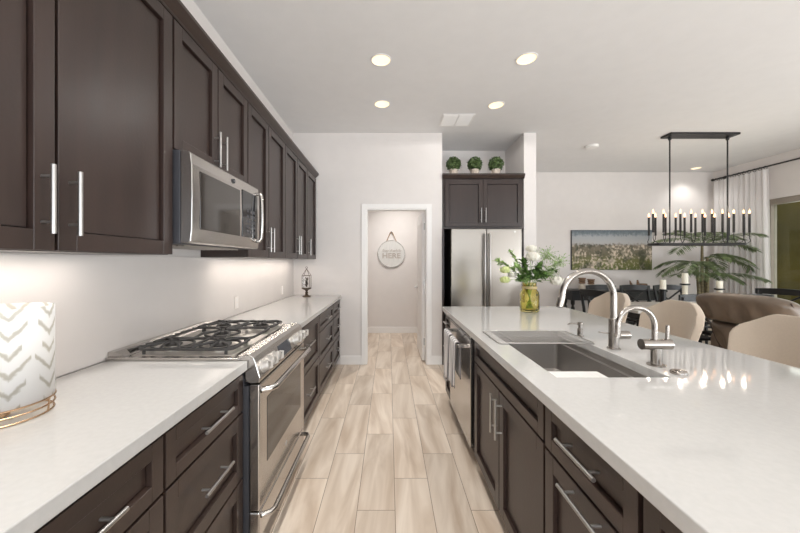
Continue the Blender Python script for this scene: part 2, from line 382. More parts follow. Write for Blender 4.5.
# door casing + baseboards
cw = .062
struct('trim_2', MB().box(DX0-cw, DX0, YB-.014, YB, 0, DH+cw, .003).box(DX1, DX1+cw, YB-.014, YB, 0, DH+cw, .003).box(DX0, DX1, YB-.014, YB, DH, DH+cw, .003)
       .box(DX0, DX0+.014, YB, YB+.12, 0, DH).box(DX1-.014, DX1, YB, YB+.12, 0, DH).box(DX0+.014, DX1-.014, YB, YB+.12, DH-.014, DH), M['trim'])
bbm = MB().box(-.64, DX0-cw, YB-.014, YB, 0, .115, .003).box(DX1+cw, .70, YB-.014, YB, 0, .115, .003)
struct('baseboard_back', bbm, M['trim'])
struct('baseboard_far', MB().box(XL, .60, YF-.014, YF, 0, .115, .003), M['trim'])
struct('baseboard_dining', MB().box(1.94, XR, YF-.014, YF, 0, .115, .003), M['trim'])
struct('baseboard_right', MB().box(XR-.014, XR, WY1+.06, YF-.014, 0, .115, .003), M['trim'])
# pantry door leaf, swung open into the far room
dr = struct('door_1', MB().box(.448, .484, YB+.13, YB+.90, .012, 2.03, .002), M['trim'])
pn = MB()
for (z0, z1) in ((.22, .92), (1.06, 1.90)):
    for (a, b, c, d_) in ((YB+.24, YB+.79, z0, z0+.02), (YB+.24, YB+.79, z1-.02, z1), (YB+.24, YB+.26, z0, z1), (YB+.77, YB+.79, z0, z1)):
        pn.box(.443, .449, a, b, c, d_, .002)
pn.build('panel_moulding', M['trim'], dr)
hg = MB()
for z in (.27, 1.05, 1.83): hg.box(.470, .486, YB+.105, YB+.131, z-.045, z+.045)
hg.build('hinge', M['chrome'], dr)
lk = MB().lathe([(.028, 0), (.028, .006), (.01, .01), (.01, .035)], n=16)
lv = MB().cyl((.448, YB+.84, .96), (.40, YB+.84, .96), .009, 12).tube([(.402, YB+.84, .96), (.40, YB+.80, .962), (.402, YB+.73, .958)], .008, 10).cyl((.448, YB+.84, .96), (.442, YB+.84, .96), .027, 20)
lv.build('door_handle', M['chrome'], dr, True)
# sliding patio door (right wall)
wf = MB()
wf.box(XR+.02, XR+.12, WY0, WY1, WZ-.09, WZ, .004).box(XR+.02, XR+.12, WY0, WY1, 0, .04).box(XR+.02, XR+.12, WY0, WY0+.06, .04, WZ-.09).box(XR+.02, XR+.12, WY1-.06, WY1, .04, WZ-.09).box(XR+.05, XR+.10, 4.32, 4.40, .04, WZ-.09)
win = struct('window_1', wf, M['frame_tan'])
MB().box(XR+.07, XR+.076, WY0+.06, WY1-.06, .04, WZ-.09).build('pane', M['window_glass'], win)
struct('added_window_2', MB().box(XR+.02, XR+.12, -2.9, -2.83, .12, 2.6).box(XR+.02, XR+.12, 2.13, 2.2, .12, 2.6).box(XR+.02, XR+.12, -.4, -.33, .12, 2.6), M['frame_tan'])  # unseen opening, added to let in side light
struct('window_3', MB().box(2.38, 2.42, YN-.1, YN-.02, .12, 2.55).box(3.08, 3.12, YN-.1, YN-.02, .12, 2.55).box(4.93, 4.97, YN-.1, YN-.02, .12, 2.55).box(5.83, 5.87, YN-.1, YN-.02, .12, 2.55), M['frame_tan'])  # unseen rear frames, openings placed to suit the fridge reflection
struct('ground', MB().box(XR+.16, 12, -3, 9, -.14, -.04), M['patio'])
tag(MB().box(8.6, 8.8, 0, 9, -.04, 4.2).build('garden_wall', M['stucco']), 'olive rendered garden wall outside the sliding patio door', 'wall')

# ---------------------------------------------------------------- cabinet kit
def shaker(x, s, y0, y1, z0, z1, st=.056, rec=.015):
    """shaker front: face plane x, facing s (+1/-1 in X)"""
    b = MB(); g = .0022; y0 += .0045; y1 -= .0045; z0 += g; z1 -= g
    t = .022*s; bv = .0014
    b.box(x-t, x, y0, y0+st, z0, z1, bv, 1).box(x-t, x, y1-st, y1, z0, z1, bv, 1)
    b.box(x-t, x, y0+st, y1-st, z0, z0+st, bv, 1).box(x-t, x, y0+st, y1-st, z1-st, z1, bv, 1)
    q = .005; b.box(x-.0215*s, x-rec*s, y0+st+q, y1-st-q, z0+st+q, z1-st-q)  # open groove bares the dark body, drawing shade round the panel
    return b
def bar_handle(x, s, y, z, L_, vertical, stand=.032, r=.0062):
    b = MB(); X = x+s*stand; h = L_/2; q = h*.66
    if vertical:
        b.cyl((X, y, z-h), (X, y, z+h), r, 14)
        for d_ in (-q, q): b.cyl((x-.002*s, y, z+d_), (X, y, z+d_), r*.75, 10)
    else:
        b.cyl((X, y-h, z), (X, y+h, z), r, 14)
        for d_ in (-q, q): b.cyl((x-.002*s, y+d_, z), (X, y+d_, z), r*.75, 10)
    return b
def front(root, kind, x, s, y0, y1, z0, z1, handle=None, st=.056):
    o = shaker(x, s, y0, y1, z0, z1, st).build(kind, M['wood'] if kind == 'door' else M['wood_h'], root)
    if handle: bar_handle(x, s, *handle).build('handle', M['chrome'], o, True)
    return o
def base_unit(name, label, xw, xf, s, y0, y1, fronts, group, kick=.055):
    root = thing(name, label, 'cabinet', ((xw+xf)/2, (y0+y1)/2, 0), group)
    a, b_ = sorted((xw, xf-.022*s))
    MB().box(a, b_, y0+.0008, y1-.0008, .10, .872).build('body', M['carcass'], root)
    a, b_ = sorted((xw, xf-kick*s))
    MB().box(a, b_, y0+.0008, y1-.0008, 0.0, .0995).build('toe_kick', M['wood_h'], root)
    for f in fronts: front(root, *f)
    return root
XF = -.645; ZT = .868
def drawers3(y0, y1, x, s, L_=.19):
    m_ = (y0+y1)/2
    return [('drawer', x, s, y0, y1, .695, .86, (m_, .778, L_, False), .045), ('drawer', x, s, y0, y1, .405, .69, (m_, .565, L_, False), .056),
            ('drawer', x, s, y0, y1, .105, .40, (m_, .275, L_, False), .056)]
GL = 'dark base cabinets along the left wall'
base_unit('base_cabinet', 'dark base cabinet behind the camera end of the left counter', XL+.002, XF, 1, -.3, .40, drawers3(-.3, .40, XF, 1), GL)
base_unit('base_cabinet', 'dark three-drawer base cabinet under the white lamp, nearest on the left', XL+.002, XF, 1, .402, .943, drawers3(.402, .943, XF, 1), GL)
base_unit('base_cabinet', 'dark three-drawer base cabinet touching the near side of the range', XL+.002, XF, 1, .945, 1.452, drawers3(.945, 1.452, XF, 1), GL)
y0, y1 = 2.245, 3.03
base_unit('base_cabinet', 'dark two-drawer base cabinet just beyond the range', XL+.002, XF, 1, y0, y1,
          [('drawer', XF, 1, y0, y1, .485, .86, ((y0+y1)/2, .70, .19, False)), ('drawer', XF, 1, y0, y1, .105, .48, ((y0+y1)/2, .31, .19, False))], GL)
base_unit('base_cabinet', 'dark three-drawer base cabinet second from the end wall on the left', XL+.002, XF, 1, 3.032, 3.80, drawers3(3.032, 3.80, XF, 1, .17), GL)
base_unit('base_cabinet', 'narrow dark three-drawer base cabinet against the end wall under the lantern', XL+.002, XF, 1, 3.802, 4.305, drawers3(3.802, 4.305, XF, 1, .15), GL)
XC = -.628
tag(MB().box(XL+.013, XC, -.3, 1.457, .875, .915).build('countertop', M['quartz'], bevel=.003), 'white quartz worktop left of the range carrying the lamp', 'countertop')
tag(MB().box(XL+.013, XC, 2.238, YB-.001, .875, .915).build('countertop', M['quartz'], bevel=.003), 'white quartz worktop beyond the range carrying the lantern', 'countertop')

# uppers
XU = -.949
def upper(label, y0, y1, z0, z1, doors):
    root = thing('wall_cabinet', label, 'cabinet', ((XL+XU)/2, (y0+y1)/2, z0), 'dark wall cabinets above the left counter')
    MB().box(XL+.001, XU-.022, y0+.0008, y1-.0008, z0, z1).build('body', M['wood'], root)
    MB().box(XU-.0222, XU-.0215, y0+.003, y1-.003, z0+.003, z1-.003).build('door_gap_shade', M['carcass'], root)  # dark sheet standing in for shade in door gaps and grooves
    for d_ in doors:
        front(root, 'door', XU, 1, d_[0], d_[1], z0, z1-.012, (d_[2], d_[3], .19, True) if len(d_) > 2 else None, .056)
    return root
upper('large dark double-door wall cabinet nearest the camera, left of the microwave', -.07, 1.443, 1.385, 2.445, [(-.07, .43, .0, 1.527), (.43, .937, .897, 1.527), (.937, 1.443, .975, 1.527)])
upper('short dark double-door wall cabinet directly above the microwave', 1.447, 2.205, 1.856, 2.445, [(1.447, 1.822, 1.786, 1.965), (1.822, 2.205, 1.858, 1.965)])
upper('dark double-door wall cabinet just beyond the microwave', 2.209, 3.0, 1.385, 2.445, [(2.209, 2.59, 2.555, 1.525), (2.59, 3.0, 2.625, 1.525)])
upper('dark double-door wall cabinet second from the end wall', 3.002, 3.81, 1.385, 2.445, [(3.002, 3.40, 3.365, 1.525), (3.40, 3.81, 3.435, 1.525)])
upper('narrow single-door dark wall cabinet at the far end of the run', 3.812, 4.27, 1.385, 2.445, [(3.812, 4.27, 3.85, 1.525)])
cr = MB().prism([(XL+.001, 2.4455), (-.957, 2.4455), (-.952, 2.455), (-.935, 2.468), (-.918, 2.488), (-.918, 2.505), (XL+.001, 2.505)], 'y', -.07, 4.29)
tag(cr.build('crown_molding', M['wood_h']), 'dark crown moulding along the tops of the left wall cabinets', 'moulding')
area('under_cabinet_light', (-1.13, .7, 1.378), (0, 0, 0), .03, 1.2, 2.2, (1, .92, .84))
area('under_cabinet_light', (-1.13, 3.2, 1.378), (0, 0, 0), .03, 1.8, 3.4, (1, .91, .82))

# ---------------------------------------------------------------- microwave
my0, my1 = 1.452, 2.202
mw = thing('microwave', 'stainless over-the-range microwave under the short wall cabinet', 'microwave', (-1.08, 1.827, 1.435))
MB().box(XL+.014, -.925, my0, my1, 1.435, 1.852, .003).build('body', M['darkgrey'], mw)
pr = [(-.925, 1.44), (-.888, 1.437), (-.878, 1.445), (-.872, 1.50), (-.870, 1.64), (-.872, 1.79), (-.878, 1.838), (-.888, 1.848), (-.925, 1.85)]
mdoor = MB().prism(pr, 'y', my0, my1).build('door', M['brushed'], mw, bevel=.004)
MB().box(-.8735, -.868, 1.512, 1.915, 1.505, 1.772, .006).build('window', M['ovenglass'], mdoor)
cp = MB().box(-.8735, -.867, 1.945, 2.165, 1.505, 1.785, .004).build('control_panel', M['blackglass'], mdoor)
kb = MB()
for i in range(3):
    for j in range(5): kb.box(-.8675, -.8665, 2.00+i*.045, 2.03+i*.045, 1.53+j*.032, 1.548+j*.032)
kb.build('keypad', M['darkgrey'], cp)
hp = [(-.872, 2.165, 1.80), (-.852, 2.165, 1.80), (-.842, 2.165, 1.785), (-.838, 2.165, 1.70), (-.837, 2.165, 1.645), (-.838, 2.165, 1.59), (-.842, 2.165, 1.505), (-.852, 2.165, 1.49), (-.872, 2.165, 1.49)]
MB().tube(hp, .011, 12).build('handle', M['brushed'], mdoor, True)
bdg = MB().cyl((-.8725, 1.84, 1.807), (-.868, 1.84, 1.807), .013, 24).build('badge', M['darkgrey'], mdoor, True)
uv_ = MB()
for i in range(9): uv_.box(-1.22+i*.03, -1.207+i*.03, my0+.1, my1-.1, 1.428, 1.4352)
uv_.build('vent_grille', M['burner'], mw)
MB().cyl((-1.0, my0-.004, 1.795), (-1.0, my0+.002, 1.795), .008, 14).build('screw', M['black'], mw)
def text_mesh(body, size, loc, rot, material, parent, name='lettering', ext=.0012, shear=0, offset=0, sx=1):
    cu = bpy.data.curves.new(name, 'FONT'); cu.body = body; cu.size = size; cu.align_x = 'CENTER'; cu.align_y = 'CENTER'
    cu.extrude = ext; cu.shear = shear; cu.offset = offset
    to = bpy.data.objects.new(name, cu); C.objects.link(to)
    bpy.context.view_layer.update()
    me = bpy.data.meshes.new_from_object(to.evaluated_get(bpy.context.evaluated_depsgraph_get()))
    bpy.data.objects.remove(to)
    me.transform(Matrix.Translation(Vector(loc)-wloc(parent)) @ rot.to_4x4() @ Matrix.Diagonal((sx, 1, 1, 1)))
    me.materials.clear(); me.materials.append(material)
    o = bpy.data.objects.new(name, me); C.objects.link(o); o.parent = parent
    return o
from mathutils import Euler
R_px = Euler((PI/2, 0, PI/2)).to_matrix()      # faces +X
R_ny = Euler((PI/2, 0, 0)).to_matrix()         # faces -Y
text_mesh('GE', .015, (-.8668, 1.84, 1.807), R_px, M['chrome'], bdg, ext=.0005, shear=.2)

# ---------------------------------------------------------------- range
ry0, ry1 = 1.461, 2.233
rg = thing('range', 'stainless gas range with black grates set into the left counter', 'stove', (-.92, 1.847, 0))
MB().box(XL+.02, -.625, ry0, ry1, .10, .80).box(XL+.02, -.645, ry0, ry1, .80, .905).build('body', M['darkgrey'], rg)
MB().box(XL+.06, -.66, ry0+.01, ry1-.01, 0.0, .0995).build('plinth', M['black'], rg)
ct = MB().box(XL+.014, -.66, ry0-.012, ry1+.012, .9165, .930, .003)
ct.build('cooktop', M['brushed'], rg)
vt = MB().prism([(-1.255, .930), (-1.255, .952), (-1.225, .952), (-1.175, .9305)], 'y', ry0+.002, ry1-.002).build('vent_trim', M['brushed'], rg)
sl = MB()
yy = ry0+.06
for w_ in (.10, .04, .16, .04, .10, .04, .10):
    sl.box(-1.222, -1.192, yy, yy+w_-.015, .936, .9475); yy += w_+.012
sl.build('vent_slots', M['black'], vt)
MB().box(-1.165, -.70, ry0+.022, ry1-.022, .9303, .9325).build('burner_well', M['burner'], rg)
cpn = MB().prism([(-.672, .916), (-.672, .938), (-.625, .938), (-.604, .928), (-.594, .905), (-.574, .838), (-.578, .815), (-.624, .812), (-.645, .83)], 'y', ry0, ry1).build('control_panel', M['brushed'], rg, bevel=.003)
# knob axis
nx = Vector((.067, 0, .020)).normalized()
for y in (1.515, 1.592, 1.669, 2.02, 2.10, 2.18):
    c = Vector((-.584, y, .872)); q = MB()
    q.tube([c-nx*.002, c+nx*.006, c+nx*.0062, c+nx*.030, c+nx*.034], [.029, .029, .024, .022, .017], 24)
    kn = q.build('knob', M['knob'], rg, True)
    q = MB(); q.tube([c+nx*.03+Vector((0, 0, -.018)), c+nx*.046+Vector((0, 0, -.015)), c+nx*.046+Vector((0, 0, .015)), c+nx*.03+Vector((0, 0, .018))], .0065, 8)
    q.build('grip', M['knob'], kn, True)
dsp = MB().add([(-.5938, 1.745, .902), (-.5938, 1.935, .902), (-.5748, 1.935, .842), (-.5748, 1.745, .842), (-.5925, 1.745, .904), (-.5925, 1.935, .904), (-.573, 1.935, .8425), (-.573, 1.745, .8425)],
               [(0, 1, 2, 3), (4, 5, 6, 7), (0, 1, 5, 4), (2, 3, 7, 6), (1, 2, 6, 5), (0, 3, 7, 4)]).build('display', M['display'], cpn)
# oven door
od = MB().box(-.6245, -.578, ry0+.002, ry1-.002, .240, .806, .006).build('oven_door', M['brushed'], rg)
MB().box(-.580, -.5765, 1.555, 2.14, .41, .715, .001).build('window', M['ovenglass'], od)
def box_handle(z, x0, x1, ya, yb, w=.017):
    b = MB(); b.tube([(x0, ya, z-.004), (x1-.012, ya+.012, z), (x1, ya+.035, z), (x1, yb-.035, z), (x1-.012, yb-.012, z), (x0, yb, z-.004)], w, 12)
    return b
box_handle(.775, -.579, -.528, ry0+.035, ry1-.035, .0145).build('handle', M['brushed'], od, True)
dw_ = MB().box(-.6245, -.578, ry0+.002, ry1-.002, .105, .234, .006).build('drawer', M['brushed'], rg)
box_handle(.205, -.579, -.533, ry0+.035, ry1-.035, .0125).build('handle', M['brushed'], dw_, True)
bdg = MB().cyl((-.579, 1.847, .335), (-.5765, 1.847, .335), .014, 20).build('badge', M['chrome'], od, True)
# burners and grates
zb = .9325
for (x, y, r) in ((-1.05, 1.60, .040), (-.82, 1.60, .052), (-.935, 1.847, .045), (-1.05, 2.09, .036), (-.82, 2.09, .046)):
    bn = MB().lathe([(r*1.35, 0), (r*1.35, .004), (r, .008), (r, .018)], (x, y, zb), 28).build('burner', M['burner'], rg, True)
    MB().lathe([(r*.92, .018), (r*.95, .024), (r*.8, .029), (.002, .030)], (x, y, zb), 28).build('burner_cap', M['iron'], bn, True)
zg = .968
def grate(y0, y1, cs):
    b = MB(); x0, x1 = -1.15, -.715; rr = .03
    loop = []
    for (cx, cy, a) in ((x1-rr, y1-rr, 0), (x0+rr, y1-rr, PI/2), (x0+rr, y0+rr, PI), (x1-rr, y0+rr, 3*PI/2)):
        loop += arc((cx, cy, zg-.012), rr, a, a+PI/2, 5, 'xy')
    b.tube(loop, .0068, 8, closed=True)
    ym = (y0+y1)/2
    for (cx, cy) in cs:
        # curved fingers rising towards each burner
        for sx_, sy_ in ((1, 1), (1, -1), (-1, 1), (-1, -1)):
            yq = y1-.004 if sy_ > 0 else y0+.004
            xq = cx+sx_*.085
            b.tube([(xq, yq, zg-.012), (cx+sx_*.075, cy+sy_*.075, zg-.002), (cx+sx_*.045, cy+sy_*.045, zg), (cx+sx_*.018, cy+sy_*.018, zg)], [.0065, .0065, .006, .005], 8)
        b.tube([(cx, y0+.003, zg-.012), (cx, cy-.07, zg-.001), (cx, cy-.032, zg)], .006, 8)
        b.tube([(cx, y1-.003, zg-.012), (cx, cy+.07, zg-.001), (cx, cy+.032, zg)], .006, 8)
        ring = arc((cx, cy, zg-.016), .088, 0, 2*PI, 24, 'xy')[:-1]
        b.tube(ring, .006, 8, closed=True)
    if len(cs) > 1: b.tube([((x0+x1)/2, y0, zg-.012), ((x0+x1)/2, y1, zg-.012)], .0065, 8)
    for fx in (x0+.03, x1-.03):
        for fy in (y0+.004, y1-.004): b.tube([(fx, fy, zg-.012), (fx, fy, zb+.0005)], .007, 8)
    return b
grate(1.495, 1.705, ((-1.05, 1.60), (-.82, 1.60))).build('grate', M['iron'], rg, True)
grate(1.712, 1.982, ((-.935, 1.847),)).build('grate', M['iron'], rg, True)
grate(1.989, 2.199, ((-1.05, 2.09), (-.82, 2.09))).build('grate', M['iron'], rg, True)

# ---------------------------------------------------------------- island
IX = .55; IW = 1.13; GI = 'dark cabinets on the aisle side of the island'
IY0, IY1 = -.3, 3.20
base_unit('island_cabinet', 'narrow dark three-drawer cabinet at the far end of the island', IW, IX, -1, 2.895, 3.195,
          [('drawer', IX, -1, 2.895, 3.195, .70, .86, (3.045, .785, .13, False), .045), ('drawer', IX, -1, 2.895, 3.195, .405, .695, (3.045, .56, .13, False)), ('drawer', IX, -1, 2.895, 3.195, .105, .40, (3.045, .27, .13, False))], GI)
base_unit('sink_cabinet', 'dark double-door cabinet with false drawer front below the sink', IW, IX, -1, 1.165, 2.115, [], GI)
sk = [o for o in C.objects if o.name.startswith('sink_cabinet')][0]
# hollow the body so the basin fits
for ch in list(sk.children):
    if ch.name.startswith('body'):
        bpy.data.objects.remove(ch)
b = MB().box(IX+.022, IW, 1.1655, 1.185, .10, .872).box(IX+.022, IW, 2.095, 2.1145, .10, .872).box(IX+.022, IW, 1.185, 2.095, .10, .12).box(1.115, IW, 1.185, 2.095, .12, .872).box(IX+.022, IX+.04, 1.185, 2.095, .12, .872)
b.build('body', M['carcass'], sk)
front(sk, 'false_front', IX, -1, 1.165, 2.115, .715, .862, None, .045)
front(sk, 'door', IX, -1, 1.64, 2.115, .105, .710, (1.675, .585, .20, True))
front(sk, 'door', IX, -1, 1.165, 1.64, .105, .710, (1.60, .585, .20, True))
base_unit('island_cabinet', 'dark island cabinet with one drawer above a wide pull-out door', IW, IX, -1, .722, 1.161,
          [('drawer', IX, -1, .722, 1.161, .705, .862, (.925, .802, .19, False), .045), ('door', IX, -1, .722, 1.161, .105, .70, (.915, .668, .19, False))], GI)
base_unit('island_cabinet', 'dark island cabinet cut off by the lower right edge', IW, IX, -1, -.3, .715,
          [('drawer', IX, -1, .21, .715, .705, .862, (.46, .79, .19, False), .045), ('door', IX, -1, .21, .715, .105, .70, (.46, .66, .19, False)),
           ('drawer', IX, -1, -.3, .206, .705, .862, (-.05, .79, .19, False), .045), ('door', IX, -1, -.3, .206, .105, .70, (-.05, .66, .19, False))], GI)
bp_ = MB().box(IW+.002, IW+.022, -.3, 3.195, 0, .872).build('island_back_panel', M['wood']); tag(bp_, 'dark panel closing the stool side of the island', 'panel')
# counter with sink opening
CX0, CX1, CY0, CY1 = .52, 1.70, -.32, 3.216; SX0, SX1, SY0, SY1 = .64, 1.075, 1.25, 2.08
def slab_hole():
    xs = [CX0, SX0, SX1, CX1]; ys = [CY0, SY0, SY1, CY1]; z0, z1 = .8745, .915
    b = MB(); idx = {}
    for k_, z in enumerate((z0, z1)):
        for i, x in enumerate(xs):
            for j, y in enumerate(ys): idx[i, j, k_] = len(b.v); b.v.append((x, y, z))
    for i in range(3):
        for j in range(3):
            if (i, j) == (1, 1): continue
            for k_ in (0, 1): b.f.append((idx[i, j, k_], idx[i+1, j, k_], idx[i+1, j+1, k_], idx[i, j+1, k_]))
    for i in range(3):
        for j in (0, 3): b.f.append((idx[i, j, 0], idx[i+1, j, 0], idx[i+1, j, 1], idx[i, j, 1]))
        for a in (0, 3): b.f.append((idx[a, i, 0], idx[a, i+1, 0], idx[a, i+1, 1], idx[a, i, 1]))
    for j in (1, 2): b.f.append((idx[1, j, 0], idx[2, j, 0], idx[2, j, 1], idx[1, j, 1]))
    for a in (1, 2): b.f.append((idx[a, 1, 0], idx[a, 2, 0], idx[a, 2, 1], idx[a, 1, 1]))
    return b
tag(slab_hole().build('island_countertop', M['quartz'], bevel=.003), 'large white quartz worktop of the island around the sink', 'countertop')
# sink
def basin():
    b = MB(); rings = []
    def ring(x0, x1, y0, y1, z, r=.018, n=4):
        st_ = len(b.v)
        for (cx, cy, a) in ((x1-r, y1-r, 0), (x0+r, y1-r, PI/2), (x0+r, y0+r, PI), (x1-r, y0+r, 3*PI/2)):
            for p in arc((cx, cy, z), r, a, a+PI/2, n, 'xy'): b.v.append(p)
        rings.append((st_, len(b.v)-st_))
    m_ = .004
    ring(SX0-.02, SX1+.02, SY0-.02, SY1+.02, .8735); ring(SX0-m_, SX1+m_, SY0-m_, SY1+m_, .8735)
    ring(SX0-m_, SX1+m_, SY0-m_, SY1+m_, .846); ring(SX0+.012, SX1-.012, SY0+.002, SY1-.002, .844)
    ring(SX0+.012, SX1-.012, SY0+.002, SY1-.002, .68, .03); ring(SX0+.03, SX1-.03, SY0+.02, SY1-.02, .665, .03)
    for (a, n1_), (c, n2_) in zip(rings, rings[1:]):
        for i in range(n1_): b.f.append((a+i, a+(i+1) % n1_, c+(i+1) % n1_, c+i))
    a, n1_ = rings[-1]; b.f.append(tuple(range(a, a+n1_)))
    return b
sr = thing('sink', 'long undermount stainless steel sink in the island worktop', 'sink', (.857, 1.665, .665))
so = basin().build('basin', M['sink'], sr, True)
mod = so.modifiers.new('thick', 'SOLIDIFY'); mod.thickness = .0012
MB().lathe([(.055, 0), (.055, .003), (.042, .0035), (.03, .001), (.004, .001)], (.86, 1.70, .6665), 28).build('drain', M['chrome'], sr, True)
ins = MB().box(SX0+.001, SX1-.13, 1.262, 1.49, .8465, .858, .004); tag(ins.build('cutting_board', M['sign']), 'white board resting on the sink ledge at its near end', 'cutting board')
# drying rack
rk = thing('drying_rack', 'stainless wire drying rack laid across the far end of the sink', 'rack', (.85, 1.90, .915))
rx0, rx1, rya, ryb = .585, 1.10, 1.745, 2.055
lp = []
for (cx, cy, a) in ((rx1-.02, ryb-.02, 0), (rx0+.02, ryb-.02, PI/2), (rx0+.02, rya+.02, PI), (rx1-.02, rya+.02, 3*PI/2)):
    lp += arc((cx, cy, .9205), .02, a, a+PI/2, 4, 'xy')
MB().tube(lp, .0035, 8, closed=True).build('rim', M['chrome'], rk, True)
for i in range(11):
    y = rya+.02+i*(ryb-rya-.04)/10
    MB().cyl((rx0, y, .9215), (rx1, y, .9215), 0.0015, 6).build('rod', M['chrome'], rk, True)
for x in (rx0+.10, rx1-.10): MB().cyl((x, rya, .9175), (x, ryb, .9175), .0024, 6).build('crossbar', M['chrome'], rk, True)
# main faucet
fx, fy = 1.135, 1.657
fc = thing('kitchen_faucet', 'tall brushed nickel gooseneck faucet with side lever, behind the sink', 'faucet', (fx, fy, .915))
MB().lathe([(.030, .0003), (.030, .006), (.0235, .008), (.0235, .150), (.017, .152), (.0165, .158)], (fx, fy, .915), 28).build('base', M['faucet'], fc, True)
rr = .13; zc = 1.178
pts = [(fx, fy, 1.07), (fx, fy, 1.12)]+arc((fx-rr, fy, zc), rr, 0, PI, 24)+[(fx-2*rr-.004, fy, zc-.02)]
MB().tube(pts, .0155, 18).build('spout', M['faucet'], fc, True)
hd = MB().tube([(fx-2*rr-.004, fy, zc-.005), (fx-2*rr-.006, fy, zc-.02), (fx-2*rr-.010, fy, zc-.035), (fx-2*rr-.014, fy, zc-.05)], [.017, .0175, .018, .018], 18).build('spray_head', M['faucet'], fc, True)
MB().cyl((fx-2*rr-.014, fy, zc-.0505), (fx-2*rr-.0145, fy, zc-.054), .015, 16).build('nozzle', M['black'], hd, True)
hk = MB().cyl((fx+.018, fy, .985), (fx+.075, fy, .985), .0205, 24).build('valve', M['faucet'], fc, True)
MB().cyl((fx-.02, fy, .992), (fx-.075, fy, 1.00), .0035, 8).build('lever', M['faucet'], fc, True)
# filtered-water faucet
fx, fy = 1.135, 1.392
f2 = thing('water_faucet', 'small brushed nickel gooseneck faucet with upright lever, nearer the camera', 'faucet', (fx, fy, .915))
MB().lathe([(.034, .0003), (.034, .005), (.021, .007), (.021, .075)], (fx, fy, .915), 28).build('base', M['faucet'], f2, True)
MB().cyl((fx-.065, fy, 1.005), (fx+.058, fy, 1.005), .0225, 24).build('valve', M['faucet'], f2, True)
rr = .078; zc = 1.083; sxp = fx-.008
MB().tube([(sxp, fy, 1.02), (sxp, fy, 1.05)]+arc((sxp-rr, fy, zc), rr, 0, PI*1.0, 22)+[(sxp-2*rr, fy, zc-.03), (sxp-2*rr-.004, fy, zc-.05)], .0105, 14).build('spout', M['faucet'], f2, True)
MB().cyl((fx+.045, fy, 1.02), (fx+.047, fy, 1.085), .0068, 12).build('lever', M['faucet'], f2, True)
# soap dispenser and air switch
sd = thing('soap_dispenser', 'small brushed nickel soap dispenser between rack and faucet', 'soap dispenser', (1.125, 1.93, .915))
MB().lathe([(.019, .0003), (.019, .005), (.0155, .007), (.0155, .045), (.011, .047), (.011, .065), (.0155, .067), (.0155, .083)], (1.125, 1.93, .915), 22).build('body', M['faucet'], sd, True)
MB().tube([(1.125, 1.93, .989), (1.07, 1.93, .992), (1.052, 1.93, .986)], .0042, 10).build('nozzle', M['faucet'], sd, True)
tag(MB().lathe([(.028, .0003), (.028, .008), (.025, .012), (.014, .0125), (.013, .015), (.001, .0155)], (1.14, 1.29, .915), 28).build('air_switch', M['faucet'], smooth=True), 'flat round nickel button on the worktop nearest the camera', 'switch')

# dishwasher
dwt = thing('dishwasher', 'stainless steel dishwasher in the island with towels on its handle', 'dishwasher', (.85, 2.505, 0))
MB().box(IX+.025, IW, 2.1195, 2.890, .10, .870).build('body', M['darkgrey'], dwt)
MB().box(IX+.055, IW, 2.1195, 2.890, 0, .0995).build('toe_kick', M['wood_h'], dwt)
dd = MB().box(.538, IX+.024, 2.172, 2.885, .118, .858, .004).build('door', M['brushed'], dwt)
MB().box(.536, .5385, 2.18, 2.878, .835, .8575, .001).build('control_strip', M['blackglass'], dd)
hb = MB().box(.474, .494, 2.27, 2.81, .758, .782, .004).box(.48, .5385, 2.262, 2.292, .758, .782, .004).box(.48, .5385, 2.79, 2.82, .758, .782, .004)
hb.build('handle', M['brushed'], dd)
# towels over the handle
def towel(y0, y1, zf, zbk, ph, label):
    b = MB(); nu, nv = 26, 26; b.uv = []
    path = []
    xh, zh = .484, .770
    L1 = zh-zf
    for j in range(nv+1):
        t = j/nv
        if t < .52:
            q = t/.52; path.append((xh-.019, zf+(L1+.004)*q))
        elif t < .66:
            w = PI-(t-.52)/.14*PI; path.append((xh+.0185*math.cos(w), zh+.004+.0155*math.sin(w)))
        else:
            q = (t-.66)/.34; path.append((xh+.019, zh+.004-(zh-zbk)*q))
    for j, (x, z) in enumerate(path):
        for i in range(nu+1):
            u_ = i/nu; drop = max(0, (.74-z))/.3
            amp = .009*min(1, drop)
            fold = amp*(math.sin(u_*9.5+ph)+.5*math.sin(u_*21+ph*2))
            squeeze = .10*min(1.2, drop)
            y = y0+(y1-y0)*(u_*(1-squeeze)+squeeze/2)
            sgn = -1 if j/nv < .59 else .35
            b.v.append((x+sgn*abs(fold), y, z+.006*math.sin(u_*5+ph)*(1 if j == 0 else 0))); b.uv.append((u_, z))
    for j in range(nv):
        for i in range(nu): a = j*(nu+1)+i; b.f.append((a, a+1, a+nu+2, a+nu+1))
    o = b.build('dish_towel', M['towel'], smooth='all')
    md = o.modifiers.new('t', 'SOLIDIFY'); md.thickness = .003; md.offset = 0
    return tag(o, label, 'towel', 'towels on the dishwasher handle')
towel(2.54, 2.775, .42, .50, .3, 'white and grey striped towel on the far half of the dishwasher handle')
towel(2.30, 2.51, .455, .52, 1.9, 'grey striped towel on the near half of the dishwasher handle')

